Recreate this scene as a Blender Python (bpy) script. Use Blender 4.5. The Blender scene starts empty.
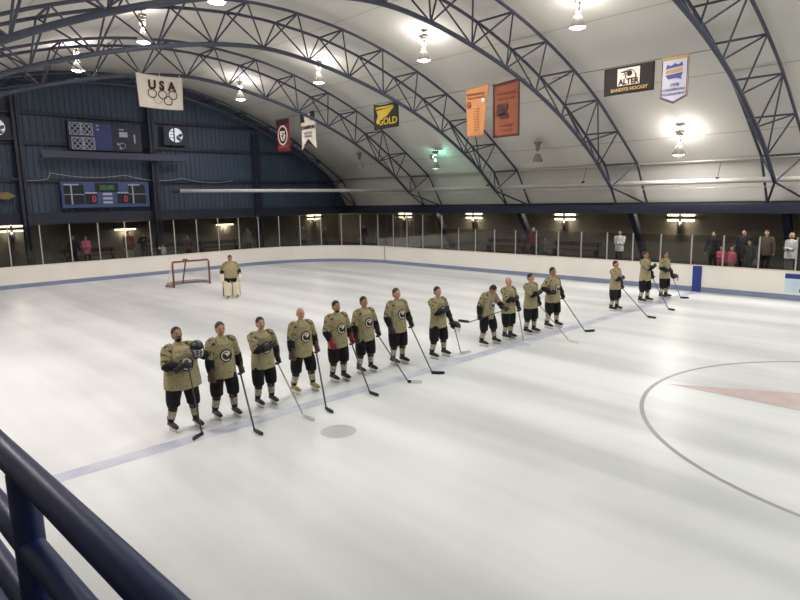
import bpy, bmesh, math, random
from mathutils import Vector, Matrix
PI = math.pi
rnd = random.Random(7)
sc = bpy.context.scene
COL = sc.collection

# ------------------------------------------------------------------ helpers
def V(*a): return Vector(a)
def srgb(r, g, b):
    f = lambda c: (c/255/12.92) if c/255 <= .04045 else ((c/255+.055)/1.055)**2.4
    return (f(r), f(g), f(b), 1)

_mats = {}
def mat(name, col, rough=.6, metal=0, var=.0, scale=8, bump=0, emit=None, estr=0, spec=.5):
    """principled material with procedural colour variation and bump"""
    if name in _mats: return _mats[name]
    m = bpy.data.materials.new(name); m.use_nodes = True
    nt = m.node_tree; N = nt.nodes; L = nt.links; b = N['Principled BSDF']
    b.inputs['Roughness'].default_value = rough; b.inputs['Metallic'].default_value = metal
    b.inputs['Specular IOR Level'].default_value = spec
    b.inputs['Base Color'].default_value = col
    if var or bump:
        tc = N.new('ShaderNodeTexCoord'); no = N.new('ShaderNodeTexNoise')
        no.inputs['Scale'].default_value = scale; no.inputs['Detail'].default_value = 4
        L.new(tc.outputs['Object'], no.inputs['Vector'])
        if var:
            cr = N.new('ShaderNodeValToRGB')
            cr.color_ramp.elements[0].position = .3; cr.color_ramp.elements[1].position = .7
            cr.color_ramp.elements[0].color = tuple(c*(1-var) for c in col[:3])+(1,)
            cr.color_ramp.elements[1].color = tuple(min(1, c*(1+var)) for c in col[:3])+(1,)
            L.new(no.outputs['Fac'], cr.inputs['Fac']); L.new(cr.outputs['Color'], b.inputs['Base Color'])
        if bump:
            bp = N.new('ShaderNodeBump'); bp.inputs['Strength'].default_value = bump; bp.inputs['Distance'].default_value = .02
            L.new(no.outputs['Fac'], bp.inputs['Height']); L.new(bp.outputs['Normal'], b.inputs['Normal'])
    if emit:
        b.inputs['Emission Color'].default_value = emit; b.inputs['Emission Strength'].default_value = estr
    _mats[name] = m
    return m

def camo(name, cols, scale=9):
    if name in _mats: return _mats[name]
    m = bpy.data.materials.new(name); m.use_nodes = True
    nt = m.node_tree; N = nt.nodes; L = nt.links; b = N['Principled BSDF']
    b.inputs['Roughness'].default_value = .85; b.inputs['Specular IOR Level'].default_value = .2
    tc = N.new('ShaderNodeTexCoord'); no = N.new('ShaderNodeTexNoise')
    no.inputs['Scale'].default_value = scale; no.inputs['Detail'].default_value = 2.5
    L.new(tc.outputs['Object'], no.inputs['Vector'])
    cr = N.new('ShaderNodeValToRGB'); cr.color_ramp.interpolation = 'CONSTANT'
    el = cr.color_ramp.elements
    while len(el) < len(cols): el.new(.5)
    for e, (p, c) in zip(el, cols): e.position = p; e.color = c
    L.new(no.outputs['Fac'], cr.inputs['Fac']); L.new(cr.outputs['Color'], b.inputs['Base Color'])
    n2 = N.new('ShaderNodeTexNoise'); n2.inputs['Scale'].default_value = 7
    L.new(tc.outputs['Object'], n2.inputs['Vector'])
    bp = N.new('ShaderNodeBump'); bp.inputs['Strength'].default_value = .6; bp.inputs['Distance'].default_value = .04
    L.new(n2.outputs['Fac'], bp.inputs['Height']); L.new(bp.outputs['Normal'], b.inputs['Normal'])
    _mats[name] = m
    return m

def obj(name, bm, mats, parent=None, smooth=False, loc=None, rotz=0, data=None):
    if data is None:
        me = bpy.data.meshes.new(name)
        bmesh.ops.recalc_face_normals(bm, faces=bm.faces[:])
        bm.to_mesh(me); bm.free()
    else: me = data
    if not isinstance(mats, (list, tuple)): mats = [mats]
    if len(me.materials) == 0:
        for m in mats: me.materials.append(m)
    if smooth: me.polygons.foreach_set('use_smooth', [True]*len(me.polygons))
    o = bpy.data.objects.new(name, me); COL.objects.link(o)
    if parent: o.parent = parent
    if loc is not None: o.location = loc
    if rotz: o.rotation_euler = (0, 0, rotz)
    return o

def tag(o, label=None, cat=None, group=None, kind=None):
    if label: o['label'] = label
    if cat: o['category'] = cat
    if group: o['group'] = group
    if kind: o['kind'] = kind
    return o

def empty(name, loc, rotz=0):
    o = bpy.data.objects.new(name, None); COL.objects.link(o)
    o.location = loc; o.rotation_euler = (0, 0, rotz); o.empty_display_size = .1
    return o

def copy_tree(o, parent=None):
    c = o.copy(); COL.objects.link(c)
    if parent: c.parent = parent
    for ch in list(o.children): copy_tree(ch, c)
    return c

def box(bm, c, s, mi=0, rot=None, bev=0):
    r = bmesh.ops.create_cube(bm, size=1)
    M = Matrix.Translation(c) @ (rot.to_4x4() if rot else Matrix.Identity(4)) @ Matrix.Diagonal((s[0], s[1], s[2], 1))
    bmesh.ops.transform(bm, matrix=M, verts=r['verts'])
    fs = {f for v in r['verts'] for f in v.link_faces}
    for f in fs: f.material_index = mi
    if bev:
        es = list({e for f in fs for e in f.edges})
        g = bmesh.ops.bevel(bm, geom=es, offset=bev, segments=2, affect='EDGES', profile=.6)
        for f in g['faces']: f.material_index = mi

def bx(bm, x0, x1, y0, y1, z0, z1, mi=0, bev=0):
    box(bm, V((x0+x1)/2, (y0+y1)/2, (z0+z1)/2), (x1-x0, y1-y0, z1-z0), mi, None, bev)

def ell(bm, c, r, M=None, mi=0, seg=16, rings=10):
    g = bmesh.ops.create_uvsphere(bm, u_segments=seg, v_segments=rings, radius=1)
    T = Matrix.Translation(c) @ Matrix.Diagonal((r[0], r[1], r[2], 1))
    if M: T = M @ T
    bmesh.ops.transform(bm, matrix=T, verts=g['verts'])
    for v in g['verts']:
        for f in v.link_faces: f.material_index = mi

def catmull(pts, rads, n):
    P = [Vector(p) for p in pts]; out = []; ro = []
    for i in range(len(P)-1):
        p0 = P[max(i-1, 0)]; p1 = P[i]; p2 = P[i+1]; p3 = P[min(i+2, len(P)-1)]
        for k in range(n):
            t = k/n
            out.append(.5*((2*p1)+(p2-p0)*t+(2*p0-5*p1+4*p2-p3)*t*t+(3*p1-p0-3*p2+p3)*t**3))
            s = t*t*(3-2*t)
            ro.append(tuple(a*(1-s)+b*s for a, b in zip(rads[i], rads[i+1])))
    out.append(P[-1]); ro.append(tuple(rads[-1]))
    return out, ro

def loft(bm, pts, rads, seg=16, ref=V(1, 0, 0), n=1, mfun=None, mi=0, cap=True, wob=None):
    """tube of elliptical rings: rads = (radius along ref, radius across)"""
    rads = [(r, r) if not isinstance(r, (tuple, list)) else tuple(r) for r in rads]
    if n > 1: pts, rads = catmull(pts, rads, n)
    pts = [Vector(p) for p in pts]
    rings = []; a = Vector(ref)
    m = len(pts)
    for i, c in enumerate(pts):
        t = (pts[min(i+1, m-1)]-pts[max(i-1, 0)]).normalized()
        a = a-a.dot(t)*t
        if a.length < 1e-4: a = t.orthogonal()
        a.normalize(); b = t.cross(a)
        ring = []
        for k in range(seg):
            th = 2*PI*k/seg
            w = wob(i/(m-1), th) if wob else 1
            ring.append(bm.verts.new(c+a*(rads[i][0]*math.cos(th)*w)+b*(rads[i][1]*math.sin(th)*w)))
        rings.append(ring)
    for i in range(m-1):
        x = mfun(i/(m-1)) if mfun else mi
        for k in range(seg):
            f = bm.faces.new((rings[i][k], rings[i][(k+1) % seg], rings[i+1][(k+1) % seg], rings[i+1][k]))
            f.material_index = x
    if cap:
        for ring, i, s in ((rings[0], 0, -1), (rings[-1], m-1, 1)):
            t = (pts[min(i+1, m-1)]-pts[max(i-1, 0)]).normalized()
            v = bm.verts.new(pts[i]+t*s*min(rads[i])*.35)
            for k in range(seg):
                f = bm.faces.new((ring[k], ring[(k+1) % seg], v)); f.material_index = (mfun(i/(m-1)*.999) if mfun else mi)

def bar(bm, a, b, r, seg=8, mi=0):
    loft(bm, [a, b], [r, r], seg=seg, ref=V(.3, .5, .81), mi=mi)

def slab(bm, pts, d0, d1, mi=0):
    """polygon in local XZ (seen from -Y) extruded from y=d0 (front) to d1"""
    A = [bm.verts.new((x, d0, z)) for x, z in pts]; B = [bm.verts.new((x, d1, z)) for x, z in pts]
    n = len(pts); fs = [bm.faces.new(A), bm.faces.new(B[::-1])]
    for i in range(n): fs.append(bm.faces.new((A[i], B[i], B[(i+1) % n], A[(i+1) % n])))
    for f in fs: f.material_index = mi

def ringslab(bm, cx, cz, r0, r1, d0, d1, mi=0, a0=0, a1=2*PI, n=36, sx=1):
    full = abs(a1-a0-2*PI) < 1e-6
    for i in range(n):
        t0 = a0+(a1-a0)*i/n; t1 = a0+(a1-a0)*(i+1)/n
        slab(bm, [(cx+sx*r0*math.cos(t0), cz+r0*math.sin(t0)), (cx+sx*r1*math.cos(t0), cz+r1*math.sin(t0)),
                  (cx+sx*r1*math.cos(t1), cz+r1*math.sin(t1)), (cx+sx*r0*math.cos(t1), cz+r0*math.sin(t1))], d0, d1, mi)

def disc(cx, cz, r, n=32, sx=1): return [(cx+sx*r*math.cos(2*PI*i/n), cz+r*math.sin(2*PI*i/n)) for i in range(n)]

def evaluated(me, mods):
    o = bpy.data.objects.new('work', me); COL.objects.link(o)
    for typ, kw in mods:
        m = o.modifiers.new('m', typ)
        for k, v in kw.items(): setattr(m, k, v)
    dg = bpy.context.evaluated_depsgraph_get()
    out = bpy.data.meshes.new_from_object(o.evaluated_get(dg))
    bpy.data.objects.remove(o)
    return out

def remesh(bm, voxel, it=3, fac=.5):
    me = bpy.data.meshes.new('w'); bmesh.ops.recalc_face_normals(bm, faces=bm.faces[:]); bm.to_mesh(me); bm.free()
    out = evaluated(me, [('REMESH', dict(mode='VOXEL', voxel_size=voxel, use_smooth_shade=True)), ('SMOOTH', dict(factor=fac, iterations=it))])
    out.materials.clear()
    return out

def text(name, s, size, m, parent, x, z, y=-.03, depth=.006, sx=1.0, bold=0):
    cu = bpy.data.curves.new(name, 'FONT'); cu.body = s; cu.size = size; cu.extrude = depth; cu.offset = bold
    cu.align_x = 'CENTER'; cu.align_y = 'CENTER'; cu.resolution_u = 3
    o = bpy.data.objects.new('work', cu); COL.objects.link(o)
    dg = bpy.context.evaluated_depsgraph_get()
    me = bpy.data.meshes.new_from_object(o.evaluated_get(dg))
    bpy.data.objects.remove(o)
    me.transform(Matrix.Translation((x, y, z)) @ Matrix.Rotation(PI/2, 4, 'X') @ Matrix.Diagonal((sx, 1, 1, 1)))
    me.materials.clear()
    return obj(name, None, m, parent, data=me)

# ------------------------------------------------------------------ materials
M_navy = mat('navy_steel_paint', srgb(40, 46, 70), .45, .0, .15, 5)
M_truss = mat('blue_grey_truss_paint', srgb(60, 64, 80), .5, .0, .15, 5)
M_rail = mat('glossy_navy_rail_paint', srgb(30, 46, 94), .42, .0, .08, 20, .02, spec=.3)
M_gable = mat('blue_gable_sheet', srgb(56, 71, 90), .55, .0, .12, .7)
M_girt = mat('dark_navy_girt', srgb(36, 41, 58), .55, 0, .1, 3)
M_memb = mat('white_roof_liner', srgb(214, 211, 203), .85, 0, .02, .6, 0, spec=.15)
M_brown = mat('dim_brown_block', srgb(132, 125, 114), .9, 0, .12, 1.2, .05)
M_dark = mat('dark_floor_rubber', srgb(58, 54, 52), .9, 0, .15, 2)
M_board = mat('white_board_plastic', srgb(240, 235, 226), .35, 0, .03, .8)
M_kick = mat('blue_kick_plate', srgb(130, 140, 168), .4, 0, .06, 1.5)
M_alu = mat('brushed_aluminium', srgb(188, 186, 180), .4, .4, .05, 20)
M_blue = mat('royal_blue_plastic', srgb(34, 52, 132), .4, 0, .06, 3)
M_black = mat('black_cloth', srgb(30, 28, 32), .85, 0, .2, 12, .4, spec=.25)
M_blackp = mat('black_plastic', srgb(24, 24, 27), .4, 0, .15, 12)
M_white = mat('white_plastic', srgb(228, 226, 218), .4, 0, .03, 8)
M_steel = mat('skate_steel', srgb(190, 190, 195), .25, .9, .05, 20)
M_redg = mat('dark_red_glove', srgb(138, 34, 42), .7, 0, .2, 15, .2)
M_darkg = mat('black_glove', srgb(34, 31, 34), .7, 0, .25, 15, .2)
M_bgl = mat('brown_palm_leather', srgb(84, 62, 57), .7, 0, .2, 15, .2)
M_cream = mat('cream_pad_leather', srgb(224, 214, 186), .6, 0, .08, 10, .1)
M_jersey = camo('tan_jersey', [(0, srgb(140, 130, 98)), (.42, srgb(164, 153, 118)), (.6, srgb(154, 143, 109))], 16)
M_camo = camo('dark_camo_sleeve', [(0, srgb(66, 61, 48)), (.38, srgb(108, 100, 76)), (.45, srgb(156, 145, 110)), (.61, srgb(86, 81, 62)), (.67, srgb(160, 149, 115))], 13)
M_sock = camo('camo_sock', [(0, srgb(40, 38, 36)), (.42, srgb(66, 60, 48)), (.56, srgb(36, 34, 33)), (.66, srgb(104, 94, 72))], 16)
M_band = camo('light_sock_band', [(0, srgb(152, 144, 122)), (.45, srgb(182, 175, 154)), (.62, srgb(112, 105, 86))], 18)
M_shaft = mat('dark_stick_shaft', srgb(62, 56, 56), .4, 0, .2, 6)
M_shaftl = mat('grey_stick_shaft', srgb(150, 146, 142), .4, 0, .1, 6)
M_logo_d = mat('navy_emblem', srgb(30, 30, 48), .7, 0, .1, 20)
M_logo_w = mat('white_emblem', srgb(214, 208, 190), .7, 0, .05, 20)
M_eye = mat('eye_dark', srgb(40, 30, 26), .3, 0, .05, 20)
M_mouth = mat('lips', srgb(150, 88, 80), .6, 0, .05, 20)
SKIN = [mat('skin_light', srgb(188, 146, 122), .55, 0, .06, 14), mat('skin_tan', srgb(160, 118, 96), .55, 0, .06, 14), mat('skin_pink', srgb(184, 140, 118), .55, 0, .06, 14)]
HAIR = dict(black=mat('hair_black', srgb(30, 25, 24), .7, 0, .3, 40, .6), brown=mat('hair_brown', srgb(66, 48, 36), .7, 0, .3, 40, .6),
            grey=mat('hair_grey', srgb(150, 142, 132), .7, 0, .15, 40, .5), blond=mat('hair_blond', srgb(176, 146, 100), .7, 0, .15, 40, .5))

# ------------------------------------------------------------------ people
HN = V(0.0, 0, 1.50)
def ik(S, W, l1, l2, pole):
    S = Vector(S); W = Vector(W); d = W-S; L = min(d.length, (l1+l2)*.995)
    W = S+d.normalized()*L
    a = (l1*l1-l2*l2+L*L)/(2*L); h = math.sqrt(max(0, l1*l1-a*a))
    u = d.normalized(); q = Vector(pole); q = (q-q.dot(u)*u).normalized()
    return S+u*a+q*h, W

def hand_chain(bm, W, d, n, s, curl, sc_=1.0, fat=1.0):
    """palm, four unequal bent fingers and a side thumb. d=finger direction, n=palm normal, s=thumb side"""
    d = d.normalized(); n = (n-n.dot(d)*d).normalized(); s = (s-s.dot(d)*d-s.dot(n)*n).normalized()
    k = sc_
    loft(bm, [W-d*.01, W+d*.045*k, W+d*.09*k], [(.017*k, .028*k), (.017*k, .041*k), (.013*k, .041*k)], seg=10, ref=n, n=2)
    for i, (off, ln) in enumerate(((.031, .92), (.0105, 1.0), (-.0105, .95), (-.031, .78))):
        p = W+d*.085*k+s*off*k; pts = [p-d*.02*k]; dd = d.copy(); pts.append(p)
        for seglen, ang in ((.042, curl*.9), (.027, curl*1.15), (.021, curl*.8)):
            c, sn = math.cos(ang), math.sin(ang)
            nd = dd*c+n*sn; n2 = n*c-dd*sn
            dd, n_ = nd, n2; n = n_
            p = p+dd*seglen*k*ln; pts.append(p)
        r = .0088*k*fat
        loft(bm, pts, [r*1.1, r*1.1, r*1.05, r, r*.85], seg=8, ref=s)
        # restore palm normal for the next finger
        n = (n-n.dot(d)*d)
        if n.length < .05: n = d.cross(s)*-1
        n = n.normalized()
        if hand_chain.n0.dot(n) < 0: n = -n
    b = W+d*.03*k+s*.034*k
    t1 = (d*.7+s*.75).normalized()
    t2 = (d*.85+s*.2+hand_chain.n0*(.3+curl*.5)).normalized()
    loft(bm, [W+d*.015*k+s*.012*k, b, b+t1*.036*k, b+t1*.036*k+t2*.032*k], [.014*k, .013*k*fat, .011*k*fat, .009*k*fat], seg=8, ref=d)
def hand(bm, W, d, n, s, curl, k=1.0, fat=1.0):
    d = d.normalized(); n = (n-n.dot(d)*d).normalized(); hand_chain.n0 = n.copy()
    hand_chain(bm, W, d, n, s, curl, k, fat)

def glove_mesh(bm, W, d, n, s, curl):
    """padded hockey glove: flared cuff, padded back rolls, four fat fingers, thumb"""
    d = d.normalized(); n = (n-n.dot(d)*d).normalized(); s = (s-s.dot(d)*d-s.dot(n)*n).normalized()
    loft(bm, [W-d*.13, W-d*.05, W+d*.0], [(.066, .078), (.06, .07), (.045, .058)], seg=14, ref=n, n=2)
    loft(bm, [W-d*.02, W+d*.05, W+d*.115], [(.042, .058), (.04, .064), (.032, .06)], seg=14, ref=n, n=2)
    for q in (0.02, .06, .1):
        loft(bm, [W+d*q-n*.035-s*.045, W+d*q-n*.035+s*.045], [.022, .022], seg=8, ref=d)
    hand_chain.n0 = n.copy()
    for off, ln in ((.045, .9), (.015, 1.0), (-.015, .95), (-.045, .8)):
        p = W+d*.1+s*off; pts = [p-d*.03, p]; dd = d.copy(); nn = n.copy()
        for sl, an in ((.05, curl*.9), (.034, curl*1.1), (.026, curl*.8)):
            c, sn = math.cos(an), math.sin(an)
            dd, nn = dd*c+nn*sn, nn*c-dd*sn
            p = p+dd*sl*ln; pts.append(p)
        loft(bm, pts, [.019, .019, .018, .017, .014], seg=8, ref=s)
    b = W+d*.03+s*.05
    t1 = (d*.7+s*.6).normalized(); t2 = (d*.9+n*.6).normalized()
    loft(bm, [W+d*.01+s*.03, b, b+t1*.045, b+t1*.045+t2*.04], [.024, .023, .02, .016], seg=8, ref=d)

def head_parts(bm, Mh):
    ell(bm, V(0.0, 0, 1.69), (.098, .077, .108), Mh, seg=20, rings=14)
    ell(bm, V(.03, 0, 1.63), (.066, .06, .068), Mh)
    ell(bm, V(.058, 0, 1.592), (.03, .034, .024), Mh)
    loft(bm, [Mh @ V(.088, 0, 1.70), Mh @ V(.106, 0, 1.672), Mh @ V(.112, 0, 1.652), Mh @ V(.09, 0, 1.645)], [.010, .013, .016, .011], seg=8)
    for s in (-1, 1):
        ell(bm, V(-.004, s*.079, 1.672), (.020, .010, .031), Mh)
        ell(bm, V(.07, s*.036, 1.66), (.026, .026, .024), Mh)
    ell(bm, V(.076, 0, 1.712), (.022, .056, .012), Mh)
    ell(bm, V(.088, 0, 1.618), (.014, .026, .011), Mh)

TORSO = [(.79, .182, .252, .0), (.90, .180, .250, .0), (1.02, .170, .240, .005), (1.16, .158, .226, .008), (1.28, .154, .226, .005), (1.40, .146, .220, .0), (1.468, .124, .190, -.006), (1.503, .100, .138, -.006), (1.528, .080, .092, -.003), (1.555, .068, .073, .0)]
def torso_at(z, wide):
    for a, b in zip(TORSO, TORSO[1:]):
        if a[0] <= z <= b[0]:
            t = (z-a[0])/(b[0]-a[0])
            ra, rb, cx = (a[i]*(1-t)+b[i]*t for i in (1, 2, 3))
            g = fatness(z, wide)
            return ra*g[0], rb*g[1], cx+g[2]
    return .1, .1, 0
def fatness(z, wide):
    w = max(0, min(1, (1.45-z)/.2))*(wide-1)
    return 1+w*1.3, 1+w*.8, w*.10

def person(loc, yaw, H, label, group, skin=0, hair='brown', wide=1.0, arms=None, feet=((0, -.14), (0, .14)), head=(0, 0), clothes='player', gloves=('dark', 'dark'), cols=None,
           beard=None, voxel=.0115, lean=0.0, logo=True, skates=None, curl=(.9, 1.0), kidhead=1.05):
    s = H/1.80
    A = arms or {}
    player = clothes in ('player', 'goalie')
    fz = .075 if player else .0
    base = Vector(loc)
    # lean bends the trunk forward about the hips
    Ml = Matrix.Translation((0, 0, .98)) @ Matrix.Rotation(lean, 4, 'Y') @ Matrix.Translation((0, 0, -.98))
    Mh = Ml @ Matrix.Translation(HN) @ Matrix.Rotation(head[0], 4, 'Z') @ Matrix.Rotation(head[1], 4, 'Y') @ Matrix.Scale(kidhead, 4) @ Matrix.Translation(-HN)
    bm = bmesh.new()
    # trunk and neck
    tz = [(.86, .10, .15), (.96, .115, .165), (1.08, .105, .15), (1.24, .115, .165), (1.38, .105, .175), (1.45, .075, .125), (1.49, .058, .064)]
    loft(bm, [Ml @ V(fatness(z, wide)[2], 0, z) for z, a, b in tz], [(a*fatness(z, wide)[0], b*fatness(z, wide)[1]) for z, a, b in tz], seg=20, n=2)
    loft(bm, [Ml @ V(-.01, 0, 1.44), Ml @ V(-.004, 0, 1.50), Mh @ V(.0, 0, 1.60)], [(.062, .07), (.056, .058), (.056, .054)], seg=14)
    head_parts(bm, Mh)
    geo = {}
    for sd, key in ((-1, 'R'), (1, 'L')):
        S = Ml @ V(-.01, sd*.195, 1.445)
        W = Vector(A.get(key, (.07, sd*.31, .86)))
        pole = A.get(key+'p', (-.6, sd*.7, -.3))
        E, W = ik(S, W, .30, .275, pole)
        d = Vector(A[key+'d']) if key+'d' in A else (W-E)
        n = Vector(A.get(key+'n', (-.1, -sd, 0)))
        th = Vector(A.get(key+'t', (1, 0, .2)))
        cu = A.get(key+'c', curl[0 if sd < 0 else 1])
        loft(bm, [S+V(0, -sd*.05, .01), S, S.lerp(E, .5), E, E.lerp(W, .4), W], [.05, .062, .05, .042, .042, .029], seg=12, n=2)
        hand(bm, W, d, n, th, cu)
        geo[key] = (S, E, W, d.normalized(), n, th, cu)
        fx, fy = feet[0 if sd < 0 else 1]
        Hp = V(0, sd*.085, .92); An = V(fx-.02, fy, fz+.08); Kn = Hp.lerp(An, .52)+V(.03, sd*.01, 0)
        loft(bm, [Hp+V(0, 0, .06), Hp, Kn, Kn.lerp(An, .35)+V(-.015, 0, 0), An, An+V(0, 0, -.05)], [(.09, .085), (.092, .085), (.058, .056), (.058, .054), (.038, .036), (.036, .034)], seg=14, n=2)
        loft(bm, [V(fx-.06, fy, fz+.035), V(fx+.03, fy+sd*.004, fz+.045), V(fx+.12, fy+sd*.012, fz+.03), V(fx+.175, fy+sd*.014, fz+.022)], [(q*(.72 if player else 1), w_*(.72 if player else 1)) for q, w_ in ((.03, .034), (.042, .038), (.028, .044), (.018, .034))], seg=12, ref=V(0, 0, 1), n=2)
        geo[key+'f'] = (V(fx, fy, 0), Kn, An, Hp)
    me = remesh(bm, voxel, 2)
    root = obj('person', None, SKIN[skin], data=me, loc=base, rotz=yaw)
    root.scale = (s, s, s)
    tag(root, label, 'person', group)
    # ---- face and hair
    for sd in (-1, 1):
        b = bmesh.new(); ell(b, V(.084, sd*.032, 1.69), (.011, .014, .009), Mh, seg=10, rings=6); obj('eye', b, M_eye, root, True)
    b = bmesh.new(); ell(b, V(.099, 0, 1.618), (.007, .022, .006), Mh, seg=10, rings=6); obj('mouth', b, M_mouth, root, True)
    if hair:
        b = bmesh.new()
        ell(b, V(-.014, 0, 1.716), (.098, .083, .096), Mh, seg=20, rings=12)
        ell(b, V(-.03, 0, 1.675), (.082, .079, .09), Mh, seg=16, rings=10)
        if clothes == 'longhair' or (cols and cols.get('long')): ell(b, V(-.05, 0, 1.58), (.055, .085, .16), Mh, seg=16, rings=10)
        obj('hair', b, HAIR[hair], root, True)
    if beard:
        b = bmesh.new(); ell(b, V(.055, 0, 1.592), (.042, .05, .032), Mh); ell(b, V(.097, 0, 1.633), (.012, .03, .007), Mh); obj('beard', b, HAIR[beard], root, True)
    # ---- upper clothing
    C = cols or {}
    mj = C.get('top', M_jersey); ms = C.get('sleeve', M_camo if player else mj); mc = C.get('cuff', M_black if player else mj)
    b = bmesh.new()
    ts = TORSO if player else [(z, ra*.86, rb*.86, cx) for z, ra, rb, cx in TORSO]
    if clothes == 'goalie': ts = [(max(z, .90+z*.02), ra*1.18, rb*1.12, cx) if z < 1.4 else (z+.02, ra*1.10, rb*1.12, cx) for z, ra, rb, cx in TORSO if z != .90]
    g = [fatness(t[0], wide) for t in ts]
    ph = rnd.random()*6
    wob = lambda t, th: 1+(.028*math.sin(5*th+ph+4*t)+.018*math.sin(9*th-ph+9*t))*(1-t)**1.2
    loft(b, [Ml @ V(cx+q[2], 0, z) for (z, ra, rb, cx), q in zip(ts, g)], [(ra*q[0], rb*q[1]) for (z, ra, rb, cx), q in zip(ts, g)], seg=36, n=3, wob=wob)
    jer = obj('jersey' if player else 'coat', b, mj, root, True)
    k = 1.0 if player else .8
    for key, sd in (('R', -1), ('L', 1)):
        S, E, W, d, n, th, cu = geo[key]
        b = bmesh.new()
        e = W-(W-E).normalized()*(.06 if player else .01)
        pt = [S+V(0, -sd*.07, .012), S+V(0, sd*.005, 0), S.lerp(E, .5), E, E.lerp(e, .5), e]
        loft(b, pt, [(.095*k, .095*k), (.108*k, .10*k), (.10*k, .096*k), (.084*k, .084*k), (.08*k, .08*k), (.066*k, .066*k)], seg=18, n=3,
             mfun=lambda t: 1 if t > .58 else 0, wob=lambda t, th_: 1+.03*math.sin(3*th_+17*t+ph))
        obj('sleeve', b, [ms, mc], root, True)
    if clothes == 'player' and logo:
        # chest emblem laid on the jersey front: dark disc, pale ring, pale curved shape
        b = bmesh.new(); cz = 1.215; R0 = .122
        def surf(y, z, lift):
            ra, rb, cx = torso_at(z, wide)
            return Ml @ V(cx+ra*1.03*math.sqrt(max(.02, 1-(y/(rb*1.03))**2))+lift, y, z)
        def patch(r0, r1, a0, a1, lift, mi, n=28, cy=0, czz=cz):
            for i in range(n):
                t0 = a0+(a1-a0)*i/n; t1 = a0+(a1-a0)*(i+1)/n
                P = [surf(cy+r*math.cos(t), czz+r*math.sin(t), lift) for r, t in ((r0, t0), (r1, t0), (r1, t1), (r0, t1))]
                f = b.faces.new([b.verts.new(p) for p in P]); f.material_index = mi
        for q in range(4): patch(R0*q/4+.0005, R0*(q+1)/4, 0, 2*PI, .006, 0)
        patch(.075, .098, .5, 2*PI-.9, .010, 1)
        patch(.012, .05, -.6, 2.2, .010, 1, 14, -.012, cz+.008)
        patch(.0, .03, 0, 2*PI, .010, 1, 12, .045, cz+.035)
        obj('emblem', b, [M_logo_d, M_logo_w], jer)
    # ---- legs
    mp = C.get('legs', M_black)
    b = bmesh.new()
    if player:
        gw = fatness(.9, wide)
        loft(b, [V(gw[2]*.5, 0, 1.02), V(gw[2]*.5, 0, .92), V(0, 0, .80)], [(.15*gw[0], .205*gw[1]), (.155*gw[0], .215*gw[1]), (.13*gw[0], .19*gw[1])], seg=24, n=2)
        for key, sd in (('R', -1), ('L', 1)):
            F, Kn, An, Hp = geo[key+'f']
            loft(b, [V(gw[2]*.4, sd*.105*gw[1], .88), Hp.lerp(Kn, .5)+V(.0, sd*.025, 0), Kn+V(.0, sd*.01, .03), Kn+V(.01, sd*.005, -.075)], [(.145*gw[0], .115*gw[1]), (.142*gw[0]**.5, .125), (.13, .118), (.118, .106)], seg=20, n=2)
        obj('hockey_shorts', None, mp, root, data=remesh(b, .018, 3))
        for key, sd in (('R', -1), ('L', 1)):
            F, Kn, An, Hp = geo[key+'f']
            b = bmesh.new()
            if clothes == 'player':
                loft(b, [Kn+V(.0, 0, .10), Kn+V(.012, 0, 0), Kn.lerp(An, .3), Kn.lerp(An, .7), An+V(0, 0, .02)], [(.085, .08), (.092, .082), (.08, .076), (.07, .066), (.056, .052)], seg=18, n=4,
                     mfun=lambda t: 1 if .50 < t < .76 else 0, wob=lambda t, th: 1+.02*math.sin(4*th+9*t))
                obj('sock', b, [M_sock, M_band], root, True)
            else:
                # goalie pad: thigh rise, knee rolls, shin face and boot flap
                x = .075
                prof = [(.05, .06, .13), (.14, .085, .135), (.3, .075, .135), (.46, .08, .14), (.54, .095, .145), (.64, .075, .14), (.74, .05, .125)]
                loft(b, [V(F.x+x+.02*math.sin(z*4), F.y*.98, z) for z, a, w in prof], [(a*1.15, w*1.12) for z, a, w in prof], seg=20, n=3)
                pad = obj('leg_pad', b, M_cream, root, True)
                b = bmesh.new()
                for z in (.44, .50, .56):
                    loft(b, [V(F.x+.165, F.y-.11, z), V(F.x+.175, F.y, z), V(F.x+.165, F.y+.11, z)], [.024, .026, .024], seg=8, ref=V(0, 0, 1))
                obj('knee_roll', b, M_cream, pad, True)
                b = bmesh.new()
                for yy in (-.145, .145): loft(b, [V(F.x+.06, F.y+yy, .1), V(F.x+.07, F.y+yy*1.02, .45), V(F.x+.06, F.y+yy*.95, .72)], [.034, .036, .03], seg=8)
                obj('edge_piping', b, M_bgl, pad, True)
            b = bmesh.new()
            F0 = F
            loft(b, [An+V(-.005, 0, .10), An+V(-.01, 0, .02), An+V(.0, 0, -.045)], [(.062, .054), (.058, .05), (.062, .046)], seg=16, n=2)
            loft(b, [F0+V(-.085, 0, .115), F0+V(.02, 0, .125), F0+V(.12, 0, .112), F0+V(.205, 0, .10)], [(.036, .042), (.05, .046), (.042, .05), (.024, .036)], seg=16, ref=V(0, 0, 1), n=3)
            sk = obj('skate', b, (skates or M_blackp), root, True)
            b = bmesh.new()
            bx(b, F0.x-.075, F0.x+.17, F0.y-.014, F0.y+.014, .022, .084, 0, .008)
            bx(b, F0.x-.10, F0.x+.20, F0.y-.003, F0.y+.003, .0, .03, 1)
            obj('blade_holder', b, [M_white, M_steel], sk)
    else:
        loft(b, [V(0, 0, 1.0), V(0, 0, .88), V(0, 0, .82)], [(.125*wide, .175*wide), (.125*wide, .18*wide), (.10, .15)], seg=20, n=2)
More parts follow.
